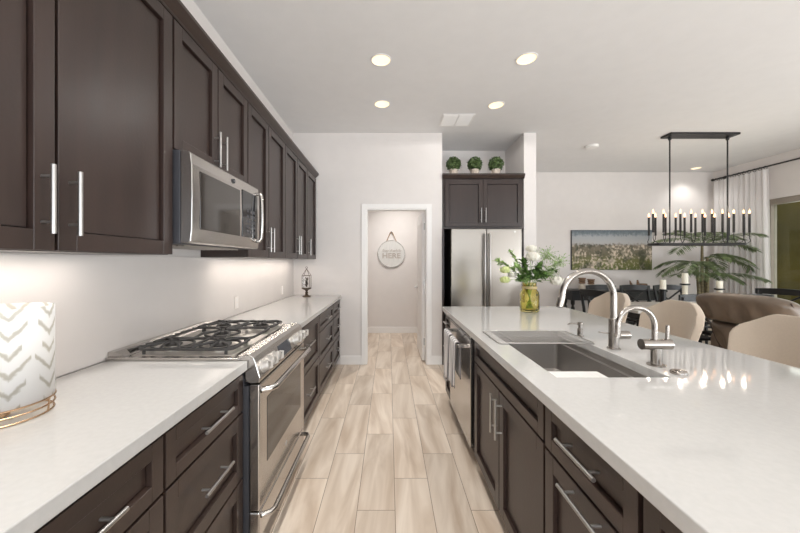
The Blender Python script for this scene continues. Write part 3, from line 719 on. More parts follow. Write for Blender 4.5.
# ---------------------------------------------------------------- fridge, cabinet over it, topiaries
fr_ = thing('refrigerator', 'stainless french-door refrigerator under the dark cabinet', 'refrigerator', (1.235, 4.55, 0))
MB().box(.793, 1.685, 4.225, 4.96, .02, 1.765).build('body', M['blackwood'], fr_)
MB().box(.80, 1.68, 4.24, 4.95, 0, .0199).build('feet', M['rubber'], fr_)
for (a, b_, hx) in ((.790, 1.2365, 1.208), (1.2415, 1.688, 1.27)):
    d_ = MB().box(a, b_, 4.165, 4.224, .72, 1.772, .008, 3).build('door', M['brushed_v'], fr_)
    MB().tube([(hx, 4.168, 1.70), (hx, 4.125, 1.70), (hx, 4.12, 1.68), (hx, 4.12, .80), (hx, 4.125, .78), (hx, 4.168, .78)], .0135, 12).build('handle', M['chrome'], d_, True)
    if a > 1: MB().cyl((1.60, 4.1655, 1.735), (1.60, 4.163, 1.735), .012, 20).build('badge', M['chrome'], d_)
d_ = MB().box(.790, 1.688, 4.165, 4.224, .06, .712, .008, 3).build('freezer_drawer', M['brushed_v'], fr_)
MB().tube([(.86, 4.168, .64), (.86, 4.12, .64), (1.62, 4.12, .64), (1.62, 4.168, .64)], .0125, 12).build('handle', M['chrome'], d_, True)
tag(MB().box(.703, .722, 4.30, 5.0, 0, 1.78).build('fridge_side_panel', M['wood']), 'dark tall panel between refrigerator and wall', 'panel')
oc = thing('fridge_cabinet', 'dark double-door cabinet over the refrigerator', 'cabinet', (1.235, 4.65, 1.785))
MB().box(.703, 1.770, 4.322, 5.0, 1.785, 2.445).build('body', M['wood'], oc)
MB().box(.738, 1.742, 4.3205, 4.3218, 1.818, 2.422).build('door_gap_shade', M['carcass'], oc)  # near-black sheet painting the shade between and around these doors
def shaker_y(y, x0, x1, z0, z1, st=.056):
    b = MB(); g_ = .0015; x0 += g_; x1 -= g_; bv = .0014
    b.box(x0, x0+st, y, y+.02, z0, z1, bv, 1).box(x1-st, x1, y, y+.02, z0, z1, bv, 1).box(x0+st, x1-st, y, y+.02, z0, z0+st, bv, 1).box(x0+st, x1-st, y, y+.02, z1-st, z1, bv, 1)
    b.box(x0+st+.005, x1-st-.005, y+.012, y+.0198, z0+st+.005, z1-st-.005); return b
for (a, b_, hx) in ((.735, 1.232, 1.205), (1.232, 1.745, 1.262)):
    d_ = shaker_y(4.30, a, b_, 1.815, 2.425).build('door', M['wood'], oc)
    MB().cyl((hx, 4.268, 1.865), (hx, 4.268, 2.055), .0062, 12).cyl((hx, 4.268, 1.90), (hx, 4.30, 1.90), .005, 8).cyl((hx, 4.268, 2.02), (hx, 4.30, 2.02), .005, 8).build('handle', M['chrome'], d_, True)
tag(MB().prism([(5.0, 2.446), (4.30, 2.446), (4.27, 2.485), (4.27, 2.505), (5.0, 2.505)], 'x', .703, 1.775).build('crown_molding', M['wood_h']), 'dark crown moulding on the cabinet over the refrigerator', 'moulding')

def leafball(c, r, n, ls, mat_, parent, seed):
    rn = random.Random(seed); b = MB(); b.sphere(c, r*.80, 2)
    for i in range(n):
        z = 1-2*(i+.5)/n; a = i*2.39996; q = math.sqrt(1-z*z)
        d_ = Vector((q*math.cos(a), q*math.sin(a), z)); p = Vector(c)+d_*r*rn.uniform(.78, 1.0)
        t = Vector((rn.uniform(-1, 1), rn.uniform(-1, 1), rn.uniform(-1, 1))).normalized(); w = d_.cross(t).normalized(); l = (d_*.8+t*.8).normalized()
        s_ = ls*rn.uniform(.7, 1.3)
        b.add([p-l*s_*.5, p+w*s_*.3+d_*s_*.1, p+l*s_*.6, p-w*s_*.3+d_*s_*.1], [(0, 1, 2, 3)])
    return b.build('foliage', mat_, parent)
tp = thing('topiary', 'left small ball topiary above the fridge cabinet', 'potted plant', (.87, 4.42, 2.505), 'boxwood balls above the fridge cabinet')
MB().lathe([(.045, 0), (.052, .02), (.058, .075), (.061, .08), (.061, .088), (.052, .088), (.05, .08)], (.87, 4.42, 2.505), 24).build('pot', M['pot'], tp, True)
leafball((.87, 4.42, 2.665), .098, 620, .028, M['box_leaf'], tp, 3)
dup(tp, (1.155, 4.42, 2.505), 'middle small ball topiary above the fridge cabinet', 1.1)
dup(tp, (1.44, 4.42, 2.505), 'right small ball topiary above the fridge cabinet', 2.3)

# ---------------------------------------------------------------- ceiling fittings
def can(x, y, label, r=.078, power=9, angle=125, blend=.8, group='round recessed ceiling lights'):
    t = thing('ceiling_light', label, 'ceiling light', (x, y, H), group)
    MB().lathe([(r*1.13, 0), (r*1.13, -.004), (r*.98, -.006), (r*.97, -.001)], (x, y, H), 36, caps=False).build('trim_ring', M['trim'], t, True)
    MB().lathe([(r*.97, -.001), (.001, -.0015)], (x, y, H), 36, caps=False).build('lens', M['can'], t)
    d = bpy.data.lights.new('ceiling_light_beam', 'SPOT'); d.energy = power; d.color = (1, .98, .95); d.spot_size = math.radians(angle); d.spot_blend = blend; d.shadow_soft_size = .06
    o = bpy.data.objects.new('ceiling_light_beam', d); o.location = (x, y, H-.03); C.objects.link(o)
can(-.067, 2.757, 'round recessed ceiling light over the aisle, larger of the left pair', power=14, angle=110)
can(1.149, 2.74, 'round recessed ceiling light over the island, larger of the right pair')
can(-.075, 3.527, 'round recessed ceiling light near the end wall, smaller of the left pair', power=8, angle=110)
can(1.158, 3.55, 'round recessed ceiling light in front of the fridge cabinet', power=15, angle=174, blend=.08)
for i, (x, y) in enumerate(((-.07, 1.9), (1.15, 1.9), (-.07, .9), (1.15, .9), (-.07, -.6), (1.15, -.6))):  # unseen lights carrying the ceiling grid on, added to brighten the floor
    can(x, y, ['recessed ceiling light over the range, above the frame', 'recessed ceiling light over the sink, above the frame', 'recessed ceiling light over the near aisle, above the frame', 'recessed ceiling light over the near island, above the frame', 'recessed ceiling light over the aisle behind the camera', 'recessed ceiling light over the island behind the camera'][i], power=60 if x < 0 else 4, angle=110 if x < 0 else 125)
can(5.57, 5.95, 'small recessed ceiling light over the palm by the dining wall', .07, 14)
can(.2, 5.4, 'added unseen ceiling light in the room beyond the doorway', .078, 105)  # no fixture in view, added to brighten the far room
vtt = thing('ceiling_vent', 'white rectangular air vent in the ceiling before the fridge cabinet', 'vent', (.80, 3.92, H))
vb = MB().box(.62, .995, 3.76, 4.10, H-.008, H-.0005, .003).build('frame', M['trim'], vtt)
for i in range(2):
    x0 = .64+i*.175; s_ = MB()
    for j in range(12): s_.box(x0, x0+.16, 3.785+j*.025, 3.793+j*.025, H-.014, H-.007)
    s_.build('louvre', M['trim'], vtt)
tag(MB().lathe([(.085, -.0005), (.085, -.02), (.075, -.032), (.02, -.036), (.001, -.036)], (2.97, 4.80, H), 30).build('smoke_detector', M['trim'], smooth=True), 'white round smoke detector on the dining ceiling', 'smoke detector')

# ---------------------------------------------------------------- left counter objects
lx, ly, rs = -1.10, .93, .108
lamp = thing('table_lamp', 'white drum table lamp with grey chevrons on a copper wire base', 'lamp', (lx, ly, .915))
sh = MB().lathe([(rs, .045), (rs, .29), (rs, .312)], (lx, ly, .915), 48, caps=False).build('lamp_shade', M['shade'], lamp, 'all')
md = sh.modifiers.new('t', 'SOLIDIFY'); md.thickness = .002
bs = MB()
for z, r_ in ((.004, .106), (.024, .108), (.043, .109)):
    bs.tube(arc((lx, ly, .915+z), r_, 0, 2*PI, 40, 'xy')[:-1], .0026, 8, closed=True)
for i in range(6):
    a = i*PI/3+.3; bs.tube([(lx+.106*math.cos(a), ly+.106*math.sin(a), .919), (lx+.109*math.cos(a), ly+.109*math.sin(a), .958)], .0024, 8)
bs.build('base', M['copper'], lamp, True)
MB().lathe([(.018, .004), (.018, .05), (.014, .055), (.014, .08)], (lx, ly, .915), 18).build('socket', M['copper'], lamp, True)
MB().sphere((lx, ly, 1.035), .03, 2).build('bulb', emis('lamp_bulb', (255, 236, 205), 1.5), lamp, True)
pl = bpy.data.lights.new('table_lamp_glow', 'POINT'); pl.energy = .4; pl.color = (1, .9, .76); pl.shadow_soft_size = .03
po = bpy.data.objects.new('table_lamp_glow', pl); po.location = (lx, ly, 1.10); C.objects.link(po)

ex, ey = -1.03, 4.10
ln = thing('glass_lantern', 'small glass lantern on a bronze pedestal at the far end of the counter', 'lantern', (ex, ey, .915))
MB().lathe([(.052, 0), (.052, .008), (.03, .018), (.014, .035), (.02, .05), (.012, .065), (.018, .082), (.05, .098), (.06, .104), (.06, .110)], (ex, ey, .915), 24).build('pedestal', M['bronze'], ln, True)
fr2 = MB(); hw = .046
for a in range(4):
    c = [(hw, hw), (-hw, hw), (-hw, -hw), (hw, -hw)]; p, q = c[a], c[(a+1) % 4]
    for z in (.112, .265): fr2.cyl((ex+p[0], ey+p[1], .915+z), (ex+q[0], ey+q[1], .915+z), .0028, 6)
    fr2.cyl((ex+p[0], ey+p[1], 1.027), (ex+p[0], ey+p[1], 1.18), .0028, 6); fr2.cyl((ex+p[0], ey+p[1], 1.18), (ex, ey, 1.265), .0028, 6)
fr2.tube(arc((ex, ey, 1.279), .012, 0, 2*PI, 14, 'xz')[:-1], .0025, 6, closed=True)
fr2.build('frame', M['bronze'], ln, True)
MB().box(ex-.043, ex+.043, ey-.043, ey+.043, 1.03, 1.178).build('glass', M['clear'], ln)
bd = MB()
for i in range(26):
    a = i*2.4; r_ = .004+.022*((i*7) % 10)/10; z = 1.035+.0042*i
    bd.tube([(ex+r_*math.cos(a)*.4, ey+r_*math.sin(a)*.4, z), (ex+r_*math.cos(a), ey+r_*math.sin(a), z+.018)], [.002, .007], 6)
tag(bd.build('dried_arrangement', M['bronze']), 'dark dried sprigs inside the glass lantern', 'decoration')
for (y, z, lb) in ((2.70, 1.02, 'white outlet plate on the backsplash just beyond the range'), (3.85, 1.02, 'white outlet plate on the backsplash near the lantern')):
    t = thing('wall_outlet', lb, 'outlet', (XL+.012, y, z), 'outlets on the backsplash')
    MB().box(XL+.0122, XL+.018, y-.030, y+.030, z-.05, z+.05, .002).build('plate', M['white_gloss'], t)
    for dz in (-.02, .02): MB().box(XL+.0175, XL+.0195, y-.013, y+.013, z+dz-.014, z+dz+.014, .001).build('socket', M['trim'], t)

# ---------------------------------------------------------------- round sign in the far room
sg = thing('round_sign', 'round white wooden sign on rope hanging in the far room', 'sign', (.03, YF-.02, 1.50))
scx, scz = .045, 1.505; rsg = .258
MB().tube([(scx, YF-.003, scz), (scx, YF-.018, scz)], rsg, 64).build('board', M['sign'], sg, True)
MB().tube(arc((scx, YF-.018, scz), rsg-.006, 0, 2*PI, 64, 'xz')[:-1], .008, 8, closed=True).build('rim', M['sign_edge'], sg, True)
MB().tube([(scx-.09, YF-.022, scz+.235), (scx-.02, YF-.02, scz+.40), (scx, YF-.02, scz+.415), (scx+.02, YF-.02, scz+.40), (scx+.09, YF-.022, scz+.235)], .006, 8).build('rope', M['rope'], sg, True)
MB().cyl((scx, YF, scz+.408), (scx, YF-.03, scz+.408), .012, 12).build('nail', M['bronze'], sg)
text_mesh('Stay Awhile', .078, (scx, YF-.0215, scz+.055), R_ny, M['ink'], sg, shear=.35, ext=.001)
text_mesh('HERE', .135, (scx, YF-.0215, scz-.045), R_ny, M['ink'], sg, ext=.001, offset=.003, sx=1.12)

# ---------------------------------------------------------------- vase and flowers
vx, vy = 1.235, 2.885
vs_ = thing('glass_vase', 'ribbed yellow glass vase with twine neck on the island', 'vase', (vx, vy, .915))
b = MB(); n = 48; prof = [(.070, .001), (.078, .006), (.079, .03), (.079, .15), (.074, .175), (.060, .195), (.056, .205), (.058, .25), (.063, .255)]
for (r, z) in prof:
    for j in range(n):
        w = 2*PI*j/n; rb = r*(1+(.022*math.cos(12*w) if .005 < z < .19 else 0)); b.v.append((vx+rb*math.cos(w), vy+rb*math.sin(w), .915+z))
inn = [(.058, .254), (.051, .205), (.055, .193), (.069, .172), (.073, .15), (.073, .03), (.06, .012)]
for (r, z) in inn:
    for j in range(n): w = 2*PI*j/n; b.v.append((vx+r*math.cos(w), vy+r*math.sin(w), .915+z))
tot = len(prof)+len(inn)
for i in range(tot-1):
    for j in range(n): b.f.append((i*n+j, i*n+(j+1) % n, (i+1)*n+(j+1) % n, (i+1)*n+j))
b.f.append(tuple(range(n))[::-1]); b.f.append(tuple(range((tot-1)*n, tot*n)))
b.build('body', M['amber'], vs_, True)
MB().lathe([(.0585, .200), (.0625, .203), (.0625, .222), (.0605, .226)], (vx, vy, .915), 32, caps=False).build('twine_band', M['burlap'], vs_, True)

rnd = random.Random(11)
def stem_pts(tip, k_=.3):
    tip = Vector(tip); base = Vector((vx+(vx-tip.x)*.12, vy+(vy-tip.y)*.10, .935)); neck = Vector((vx+max(-.035, min(.035, (tip.x-vx)*.2)), vy+max(-.03, min(.03, (tip.y-vy)*.2)), 1.165))
    out = [base, base.lerp(neck, .5), neck]
    for t in (.35, .7, 1): p = neck.lerp(tip, t); p.z += .04*math.sin(t*PI)*k_*3; out.append(p)
    return out
def leaf(b, p, d_, l, w):
    d_ = Vector(d_).normalized(); up = Vector((0, 0, 1)); s_ = d_.cross(up)
    if s_.length < .1: s_ = Vector((1, 0, 0))
    s_.normalize(); nrm = s_.cross(d_)
    p = Vector(p)
    b.add([p, p+d_*l*.3+s_*w*.5+nrm*l*.05, p+d_*l*.7+s_*w*.42+nrm*l*.03, p+d_*l-nrm*l*.08, p+d_*l*.7-s_*w*.42+nrm*l*.03, p+d_*l*.3-s_*w*.5+nrm*l*.05], [(0, 1, 2, 3), (0, 3, 4, 5)])
def rose(c, r, mat_, name, label, seed, cat='flower'):
    rn = random.Random(seed); c = Vector(c)
    t = thing(name, label, cat, (vx, vy, .935), 'stems in the yellow vase')
    MB().tube(stem_pts(c-Vector((0, 0, r*.5))), .0028, 6).build('stem', M['sprig'], t, True)
    b = MB(); b.sphere(c, r*.62, 2)
    for (pol, npet, out_) in ((.25, 3, .72), (.6, 5, .86), (.95, 7, .98), (1.3, 8, 1.08), (1.65, 8, 1.12), (2.05, 7, 1.0)):
        for i in range(npet):
            az = 2*PI*(i+rn.random()*.4)/npet+pol*3
            wv = 1.9/npet*2.1; g = []
            for vv in range(5):
                q = vv/4; po = pol+.42-.75*q
                for uu_ in range(5):
                    s_ = (uu_-2)/2
                    az_ = az+s_*wv*.5*(1-.25*q*q)
                    R_ = r*(out_*(.84+.2*q*q)+.05*rn.uniform(-1, 1)-.06*s_*s_)
                    po_ = max(.05, po+.10*s_*s_)
                    g.append(c+Vector((math.sin(po_)*math.cos(az_), math.sin(po_)*math.sin(az_), math.cos(po_)*.88))*R_)
            b.add(g, [(v_*5+u_, v_*5+u_+1, v_*5+u_+6, v_*5+u_+5) for v_ in range(4) for u_ in range(4)])
    b.build('bloom', mat_, t, 'all'); return t
def P(px, py, y): return ((px-389)*y/328, y, 1.356-(py-261.5)*y/328)
rose(P(533, 257, 2.84), .060, M['petal_white'], 'white_rose', 'large open white bloom in the middle of the vase bouquet', 1)
rose(P(531, 249, 2.95), .048, M['petal_white'], 'white_rose', 'smaller white bloom at the very top of the bouquet', 2)
rose(P(512, 275, 2.86), .036, M['petal_white'], 'white_rose', 'small white bloom left of the vase neck', 3)
rose(P(557, 281, 2.85), .056, M['petal_white'], 'white_rose', 'white bloom drooping to the right of the vase', 4)
rose(P(505, 270, 2.82), .044, M['petal_green'], 'green_bloom', 'upper pale green ruffled bloom at the left of the bouquet', 5)
rose(P(505, 280, 2.80), .042, M['petal_green'], 'green_bloom', 'lower pale green ruffled bloom at the left of the bouquet', 6)
def sprig(tip, mat_, n, ll, lw, label, seed, name='leafy_sprig', frac=.45):
    rn = random.Random(seed); pts = [Vector(p) for p in stem_pts(tip)]
    t = thing(name, label, 'foliage', (vx, vy, .935), 'stems in the yellow vase')
    MB().tube(pts, .0024, 6).build('stem', M['sprig'], t, True)
    b = MB(); seq = pts[2:]
    for i in range(n):
        u_ = frac*.3+(1-frac*.3)*i/(n-1); f = u_*(len(seq)-1); a = min(int(f), len(seq)-2); p = seq[a].lerp(seq[a+1], f-a)
        d_ = (seq[a+1]-seq[a]).normalized(); r_ = Vector((rn.uniform(-1, 1), rn.uniform(-1, 1), rn.uniform(-.6, .9)))
        leaf(b, p, d_*.5+r_, ll*rn.uniform(.6, 1.2), lw*rn.uniform(.7, 1.1))
    b.build('leaves', mat_, t); return t
sprig(P(541, 266, 2.80), M['greenery'], 60, .06, .034, 'dark leafy sprig right of the central white bloom', 21)
sprig(P(546, 276, 2.80), M['greenery'], 60, .06, .034, 'dark leafy sprig low on the right of the bouquet', 22)
sprig(P(523, 262, 2.90), M['greenery'], 68, .055, .03, 'dark leafy sprig behind the upper left of the bouquet', 23)
sprig(P(519, 279, 2.78), M['greenery'], 52, .05, .03, 'dark leafy sprig just above the vase rim', 24)
sprig(P(528, 274, 2.79), M['greenery'], 60, .05, .03, 'dark leafy sprig in front under the white blooms', 29)
sprig(P(556, 270, 2.86), M['greenery'], 44, .045, .025, 'short dark sprig at the right edge of the bouquet', 30)
sprig(P(496, 261, 2.85), M['sprig'], 73, .045, .018, 'light green feathery sprig reaching far left', 25)
sprig(P(510, 252, 2.93), M['sprig'], 73, .042, .015, 'light green feathery sprig rising upper left', 26)
sprig(P(515, 267, 2.80), M['sprig'], 64, .045, .022, 'light green leafy sprig among the left blooms', 31)
sprig(P(524, 281, 2.78), M['sprig'], 57, .04, .022, 'light green tuft over the front of the vase rim', 32)
def baby(tip, label, seed):
    rn = random.Random(seed); pts = [Vector(p) for p in stem_pts(tip)]
    t = thing('filler_spray', label, 'foliage', (vx, vy, .935), 'stems in the yellow vase')
    s_ = MB().tube(pts, .002, 6); f = MB(); e_ = pts[-1]; m_ = pts[-3]
    for i in range(90):
        p = m_.lerp(e_, rn.uniform(.5, 1.0)); q = p+Vector((rn.uniform(-1, 1)*.07, rn.uniform(-1, 1)*.06, rn.uniform(-.6, 1)*.07))
        f.tube([p, q], .0008, 4); f.sphere(q, .0045, 1)
    s_.build('stem', M['sprig'], t, True); f.build('florets', M['sprig'], t)
baby(P(561, 261, 2.84), 'fine airy filler spray spreading to the right', 41)
baby(P(549, 252, 2.92), 'fine airy filler spray at the upper right', 42)
baby(P(553, 273, 2.86), 'fine airy filler spray low at the right', 43)

# ---------------------------------------------------------------- bar stools
def make_stool(label):
    t = thing('bar_stool', label, 'bar stool', (0, 0, 0), 'beige upholstered stools along the island')
    # local: faces -X, seat centre at origin
    b = MB(); nu, nv = 24, 12
    for j in range(nv+1):
        v_ = j/nv
        for i in range(nu+1):
            u_ = -1+2*i/nu; a = abs(u_)
            s_ = min(1, max(0, (a-.30)/.70)); s_ = s_*s_*(3-2*s_)
            top = 1.055-.085*s_ - (.03 if a > .93 else 0)
            z = .60+(top-.60)*v_
            y = u_*(.225+.040*v_**1.2-(.012 if v_ > .93 and a > .9 else 0))
            x = .20-.15*a**2.6*(1-.3*v_)+.055*v_
            b.v.append((x, y, z))
    for j in range(nv):
        for i in range(nu): q = j*(nu+1)+i; b.f.append((q, q+1, q+nu+2, q+nu+1))
    o = b.build('backrest', M['fabric'], t, 'all')
    md = o.modifiers.new('t', 'SOLIDIFY'); md.thickness = .045; md.offset = 0
    md = o.modifiers.new('b', 'BEVEL'); md.width = .016; md.segments = 3; md.limit_method = 'ANGLE'
    MB().box(-.23, .18, -.215, .215, .60, .68, .03, 4).build('seat', M['fabric'], t, 'all')
    for (sx_, sy_) in ((-1, 1), (-1, -1), (1, 1), (1, -1)):
        MB().tube([(sx_*.17, sy_*.17, .605), (sx_*.205, sy_*.205, 0)], [.02, .013], 4).build('leg', M['blackwood'], t)
    for (p, q, nme) in (((-.193, -.193, .22), (-.193, .193, .22), 'footrest'), ((.19, -.19, .26), (.19, .19, .26), 'stretcher'), ((-.19, .19, .30), (.19, .19, .30), 'stretcher'), ((-.19, -.19, .30), (.19, -.19, .30), 'stretcher')):
        MB().cyl(p, q, .011, 8).build(nme, M['blackwood'], t)
    return t
s0 = make_stool('beige upholstered bar stool farthest along the island, behind the tall faucet'); s0.location = (1.98, 3.20, 0)
dup(s0, (1.98, 2.50, 0), 'beige upholstered bar stool behind the small faucet, left of the recliner')
dup(s0, (1.98, 1.78, 0), 'beige upholstered bar stool nearest the camera at the right edge, in front of the recliner')

# ---------------------------------------------------------------- leather recliner (local: back's rear faces -X)
rc = thing('recliner', 'brown leather recliner with padded back beyond the bar stools', 'armchair', (0, 0, 0))
w2 = .385
def pad(name, path, mat_, wy, lump, parent, seed, r0=.06):
    """puffy pad: path is list of (x,z,thick) up the back"""
    b = MB(); nu = 30; rn = random.Random(seed); ph = rn.random()*6
    n_ = len(path)
    front_, back_ = [], []
    for j, (x, z, th) in enumerate(path):
        t_ = j/(n_-1)
        for side in (-1, 1):
            row = []
            for i in range(nu+1):
                u_ = -1+2*i/nu
                e_ = (1-abs(u_)**4)**.5 if abs(u_) < 1 else 0
                ee = (max(0, 1-(2*t_-1)**4))**.5
                wr = (.016*math.sin(u_*15+ph+3*math.sin(t_*3))+.006*math.sin(u_*29+ph*2+t_*4))*math.sin(PI*min(1, t_*1.1))**.6*(1.25-t_)
                row.append((x+side*(th/2)*(.25+.75*e_*ee)+(wr if side < 0 else 0), u_*wy*(1-.03*(1-ee)), z-(.055*abs(u_)**5*t_ if name.startswith('upper') else 0)))
            (front_ if side > 0 else back_).append(row)
    vs = []; idx = lambda s_, j, i: s_*(n_*(nu+1))+j*(nu+1)+i
    for rws in (back_, front_):
        for row in rws: vs += row
    fs = []
    for j in range(n_-1):
        for i in range(nu):
            fs.append((idx(0, j, i), idx(0, j, i+1), idx(0, j+1, i+1), idx(0, j+1, i))); fs.append((idx(1, j, i), idx(1, j+1, i), idx(1, j+1, i+1), idx(1, j, i+1)))
        for i in (0, nu): fs.append((idx(0, j, i), idx(0, j+1, i), idx(1, j+1, i), idx(1, j, i)))
    for i in range(nu):
        for j in (0, n_-1): fs.append((idx(0, j, i), idx(1, j, i), idx(1, j, i+1), idx(0, j, i+1)))
    b.add(vs, fs); o = b.build(name, mat_, parent, 'all')
    sb = o.modifiers.new('s', 'SUBSURF'); sb.levels = 1; sb.render_levels = 1
    return o
def bpath(z0, z1, th, n_=14):
    out = []
    for i in range(n_+1):
        t_ = i/n_; z = z0+(z1-z0)*t_
        out.append((-.30-(z-.40)*.46, z, th))
    return out
pad('upper_back_cushion', bpath(.760, 1.06, .30), M['leather'], w2, 1, rc, 1)
pad('lower_back_cushion', bpath(.44, .757, .22), M['leather'], w2*.97, 1, rc, 2)
for s_ in (-1, 1):
    MB().tube([(-.30-(z-.40)*.46-.045, s_*(w2-.012), z) for z in (.46, .6, .75, .9, 1.02)], .006, 6).build('piping', M['leather_dark'], rc, True)
    MB().box(-.32, .42, s_*(w2-.005), s_*(w2+.16), .06, .60, .05, 4).build('armrest', M['leather'], rc, 'all')
MB().box(-.27, .44, -w2+.01, w2-.01, .28, .47, .05, 4).build('seat', M['leather'], rc, 'all')
MB().box(-.30, .38, -w2+.01, w2-.01, .03, .279, .01).build('base', M['leather_dark'], rc)
for (sx_, sy_) in ((-.25, -.45), (-.25, .45), (.36, -.45), (.36, .45)): MB().box(sx_-.03, sx_+.03, sy_-.03, sy_+.03, 0, .062).build('foot', M['rubber'], rc)
rc.location = (3.82, 3.04, 0); rc.rotation_euler = (0, 0, math.radians(4))

# ---------------------------------------------------------------- dining set
tb = thing('dining_table', 'long dining table with pale top and dark legs under the chandelier', 'table', (4.0, 4.40, 0))
MB().box(3.0, 5.0, 3.95, 4.85, .725, .76, .006).build('tabletop', M['table_top'], tb)
MB().box(3.12, 4.88, 4.07, 4.73, .63, .7245).build('apron', M['blackwood'], tb)
for (x, y) in ((3.16, 4.11), (4.84, 4.11), (3.16, 4.69), (4.84, 4.69)):
    MB().lathe([(.03, 0), (.045, .08), (.035, .2), (.05, .45), (.05, .63)], (x, y, 0), 16).build('leg', M['blackwood'], tb, True)
def make_chair(label):
    t = thing('dining_chair', label, 'chair', (0, 0, 0), 'black cross-back dining chairs')
    # local: faces -Y ; back at +Y
    MB().box(-.22, .22, -.22, .20, .44, .475, .012, 3).build('seat', M['blackwood'], t)
    for sx_ in (-1, 1):
        MB().tube([(sx_*.19, -.19, .44), (sx_*.195, -.20, 0)], [.02, .016], 8).build('leg', M['blackwood'], t)
        MB().tube([(sx_*.20, .26, 0), (sx_*.20, .195, .44), (sx_*.205, .20, .70), (sx_*.21, .245, .95)], .0185, 8).build('back_post', M['blackwood'], t, True)
    def curve(z, y, hgt, th=.022):
        b = MB(); n_ = 12
        for i in range(n_+1):
            u_ = -1+2*i/n_; x = u_*.235; yy = y+.035*(1-u_*u_); zt = z+hgt/2-.012*u_*u_
            for (a, c) in ((0, z-hgt/2), (th, z-hgt/2), (th, zt), (0, zt)): b.v.append((x, yy+a-th/2, c))
        for i in range(n_):
            for k_ in range(4): b.f.append((i*4+k_, i*4+(k_+1) % 4, i*4+4+(k_+1) % 4, i*4+4+k_))
        b.f.append((0, 1, 2, 3)); b.f.append((n_*4, n_*4+1, n_*4+2, n_*4+3)); return b
    curve(.945, .235, .085).build('top_rail', M['blackwood'], t)
    MB().cyl((-.2, .20, .60), (.2, .20, .60), .013, 8).build('lower_rail', M['blackwood'], t, True)
    for s_ in (-1, 1):
        MB().tube([(s_*.195, .205, .61), (0, .235+.008*s_, .76), (-s_*.195, .235, .905)], .013, 8).build('cross_slat', M['blackwood'], t, True)
    return t
c0 = make_chair('black cross-back dining chair, left of the three behind the table'); c0.location = (3.36, 4.97, 0)
dup(c0, (3.90, 4.97, 0), 'black cross-back dining chair in the middle behind the table', 0)
dup(c0, (4.43, 4.97, 0), 'black cross-back dining chair, right of the three behind the table', 0)
dup(c0, (2.92, 4.35, 0), 'black dining chair at the left head of the table, turned away', PI/2+.25)
dup(c0, (5.10, 4.35, 0), 'black dining chair at the right head of the table by the window', -PI/2+.45)
dup(c0, (3.55, 3.98, 0), 'black dining chair on the near side, between stool and recliner', PI)
dup(c0, (4.15, 3.98, 0), 'black dining chair on the near side, mostly hidden by the recliner', PI)

def holder(x, y, zt, label, kind, group='candle holders on the dining table'):
    t = thing('candle_holder', label, 'candle holder', (x, y, .76), group); h = zt-.76
    if kind == 'black':
        MB().lathe([(.045, 0), (.045, .01), (.036, .02), (.034, h-.02), (.046, h-.01), (.046, h)], (x, y, .76), 22).build('stand', M['blackwood'], t, True)
    else:
        MB().lathe([(.05, 0), (.05, .012), (.03, .02), (.03, h-.03), (.03, h-.02)], (x, y, .76), 22).build('stand', M['wax'] if kind == 'cream' else M['clear'], t, True)
        MB().lathe([(.05, h-.02), (.055, h-.016), (.055, h), (.01, h)], (x, y, .76), 22).build('plate', M['blackwood'], t, True)
def pillar(x, y, z, h, label, r=.034):
    t = thing('pillar_candle', label, 'candle', (x, y, z), 'cream pillar candles on the dining table')
    MB().lathe([(r, 0), (r, h-.006), (r-.005, h), (.012, h-.006), (.001, h-.008)], (x, y, z), 22).build('wax', M['wax'], t, True)
    MB().cyl((x, y, z+h-.009), (x, y, z+h+.010), .0015, 6).build('wick', M['black'], t)
Yt = 4.40; st_ = 328/Yt
holder((663-389)/st_, Yt, .985, 'black candle holder, left of the three on the dining table', 'black'); pillar((663-389)/st_, Yt, .985, .125, 'cream pillar candle on the left black holder')
holder((685-389)/st_, Yt, 1.06, 'tall cream candle holder with black plate, before the palm trunk', 'cream'); pillar((685-389)/st_, Yt, 1.06, .14, 'cream pillar candle on the tallest holder before the palm')
holder((719.5-389)/st_, Yt, .995, 'candle holder with black plate, right of the three, above the recliner', 'cream'); pillar((719.5-389)/st_, Yt, .995, .10, 'cream pillar candle at the right, just above the recliner')

# console table under the painting
cs = thing('console_table', 'black console table with turned legs under the painting', 'table', (4.1, 6.0, 0))
MB().box(3.22, 4.95, 5.82, 6.19, .81, .845, .008).build('tabletop', M['blackwood'], cs)
MB().box(3.27, 4.90, 5.86, 6.17, .66, .8095).build('apron', M['blackwood'], cs)
for x in (3.30, 4.87):
    for y in (5.89, 6.14):
        MB().lathe([(.028, 0), (.018, .06), (.032, .14), (.016, .2), (.024, .4), (.034, .52), (.018, .56), (.034, .60), (.034, .66)], (x, y, 0), 16).build('leg', M['blackwood'], cs, True)
for (px, h, lb, rot_) in ((582, .215, 'taller turned wooden candle stand on the console, left one', 0), (591, .19, 'shorter turned wooden candle stand on the console, right one', 1)):
    x = (px-389)*5.98/328
    t = thing('wooden_stand', lb, 'ornament', (x, 5.98, .845), 'turned wooden stands on the console')
    MB().lathe([(.055, 0), (.055, h*.35), (.035, h*.40), (.04, h*.5)], (x, 5.98, .845), 20).build('base', M['whitewash'], t, True)
    MB().lathe([(.04, h*.5), (.058, h*.55), (.045, h*.66), (.058, h*.74), (.048, h*.84), (.062, h*.9), (.062, h)], (x, 5.98, .845), 20).build('top', M['brownwood'], t, True)
wx = (638-389)*5.98/328
orn = MB().tube([(wx-.12, 5.98, .868), (wx-.02, 5.98, .885), (wx+.14, 5.98, .875)], [.02, .04, .03], 10).tube([(wx-.10, 5.98, .875), (wx-.13, 5.98, .95), (wx-.15, 5.98, 1.01)], [.025, .02, .006], 8)
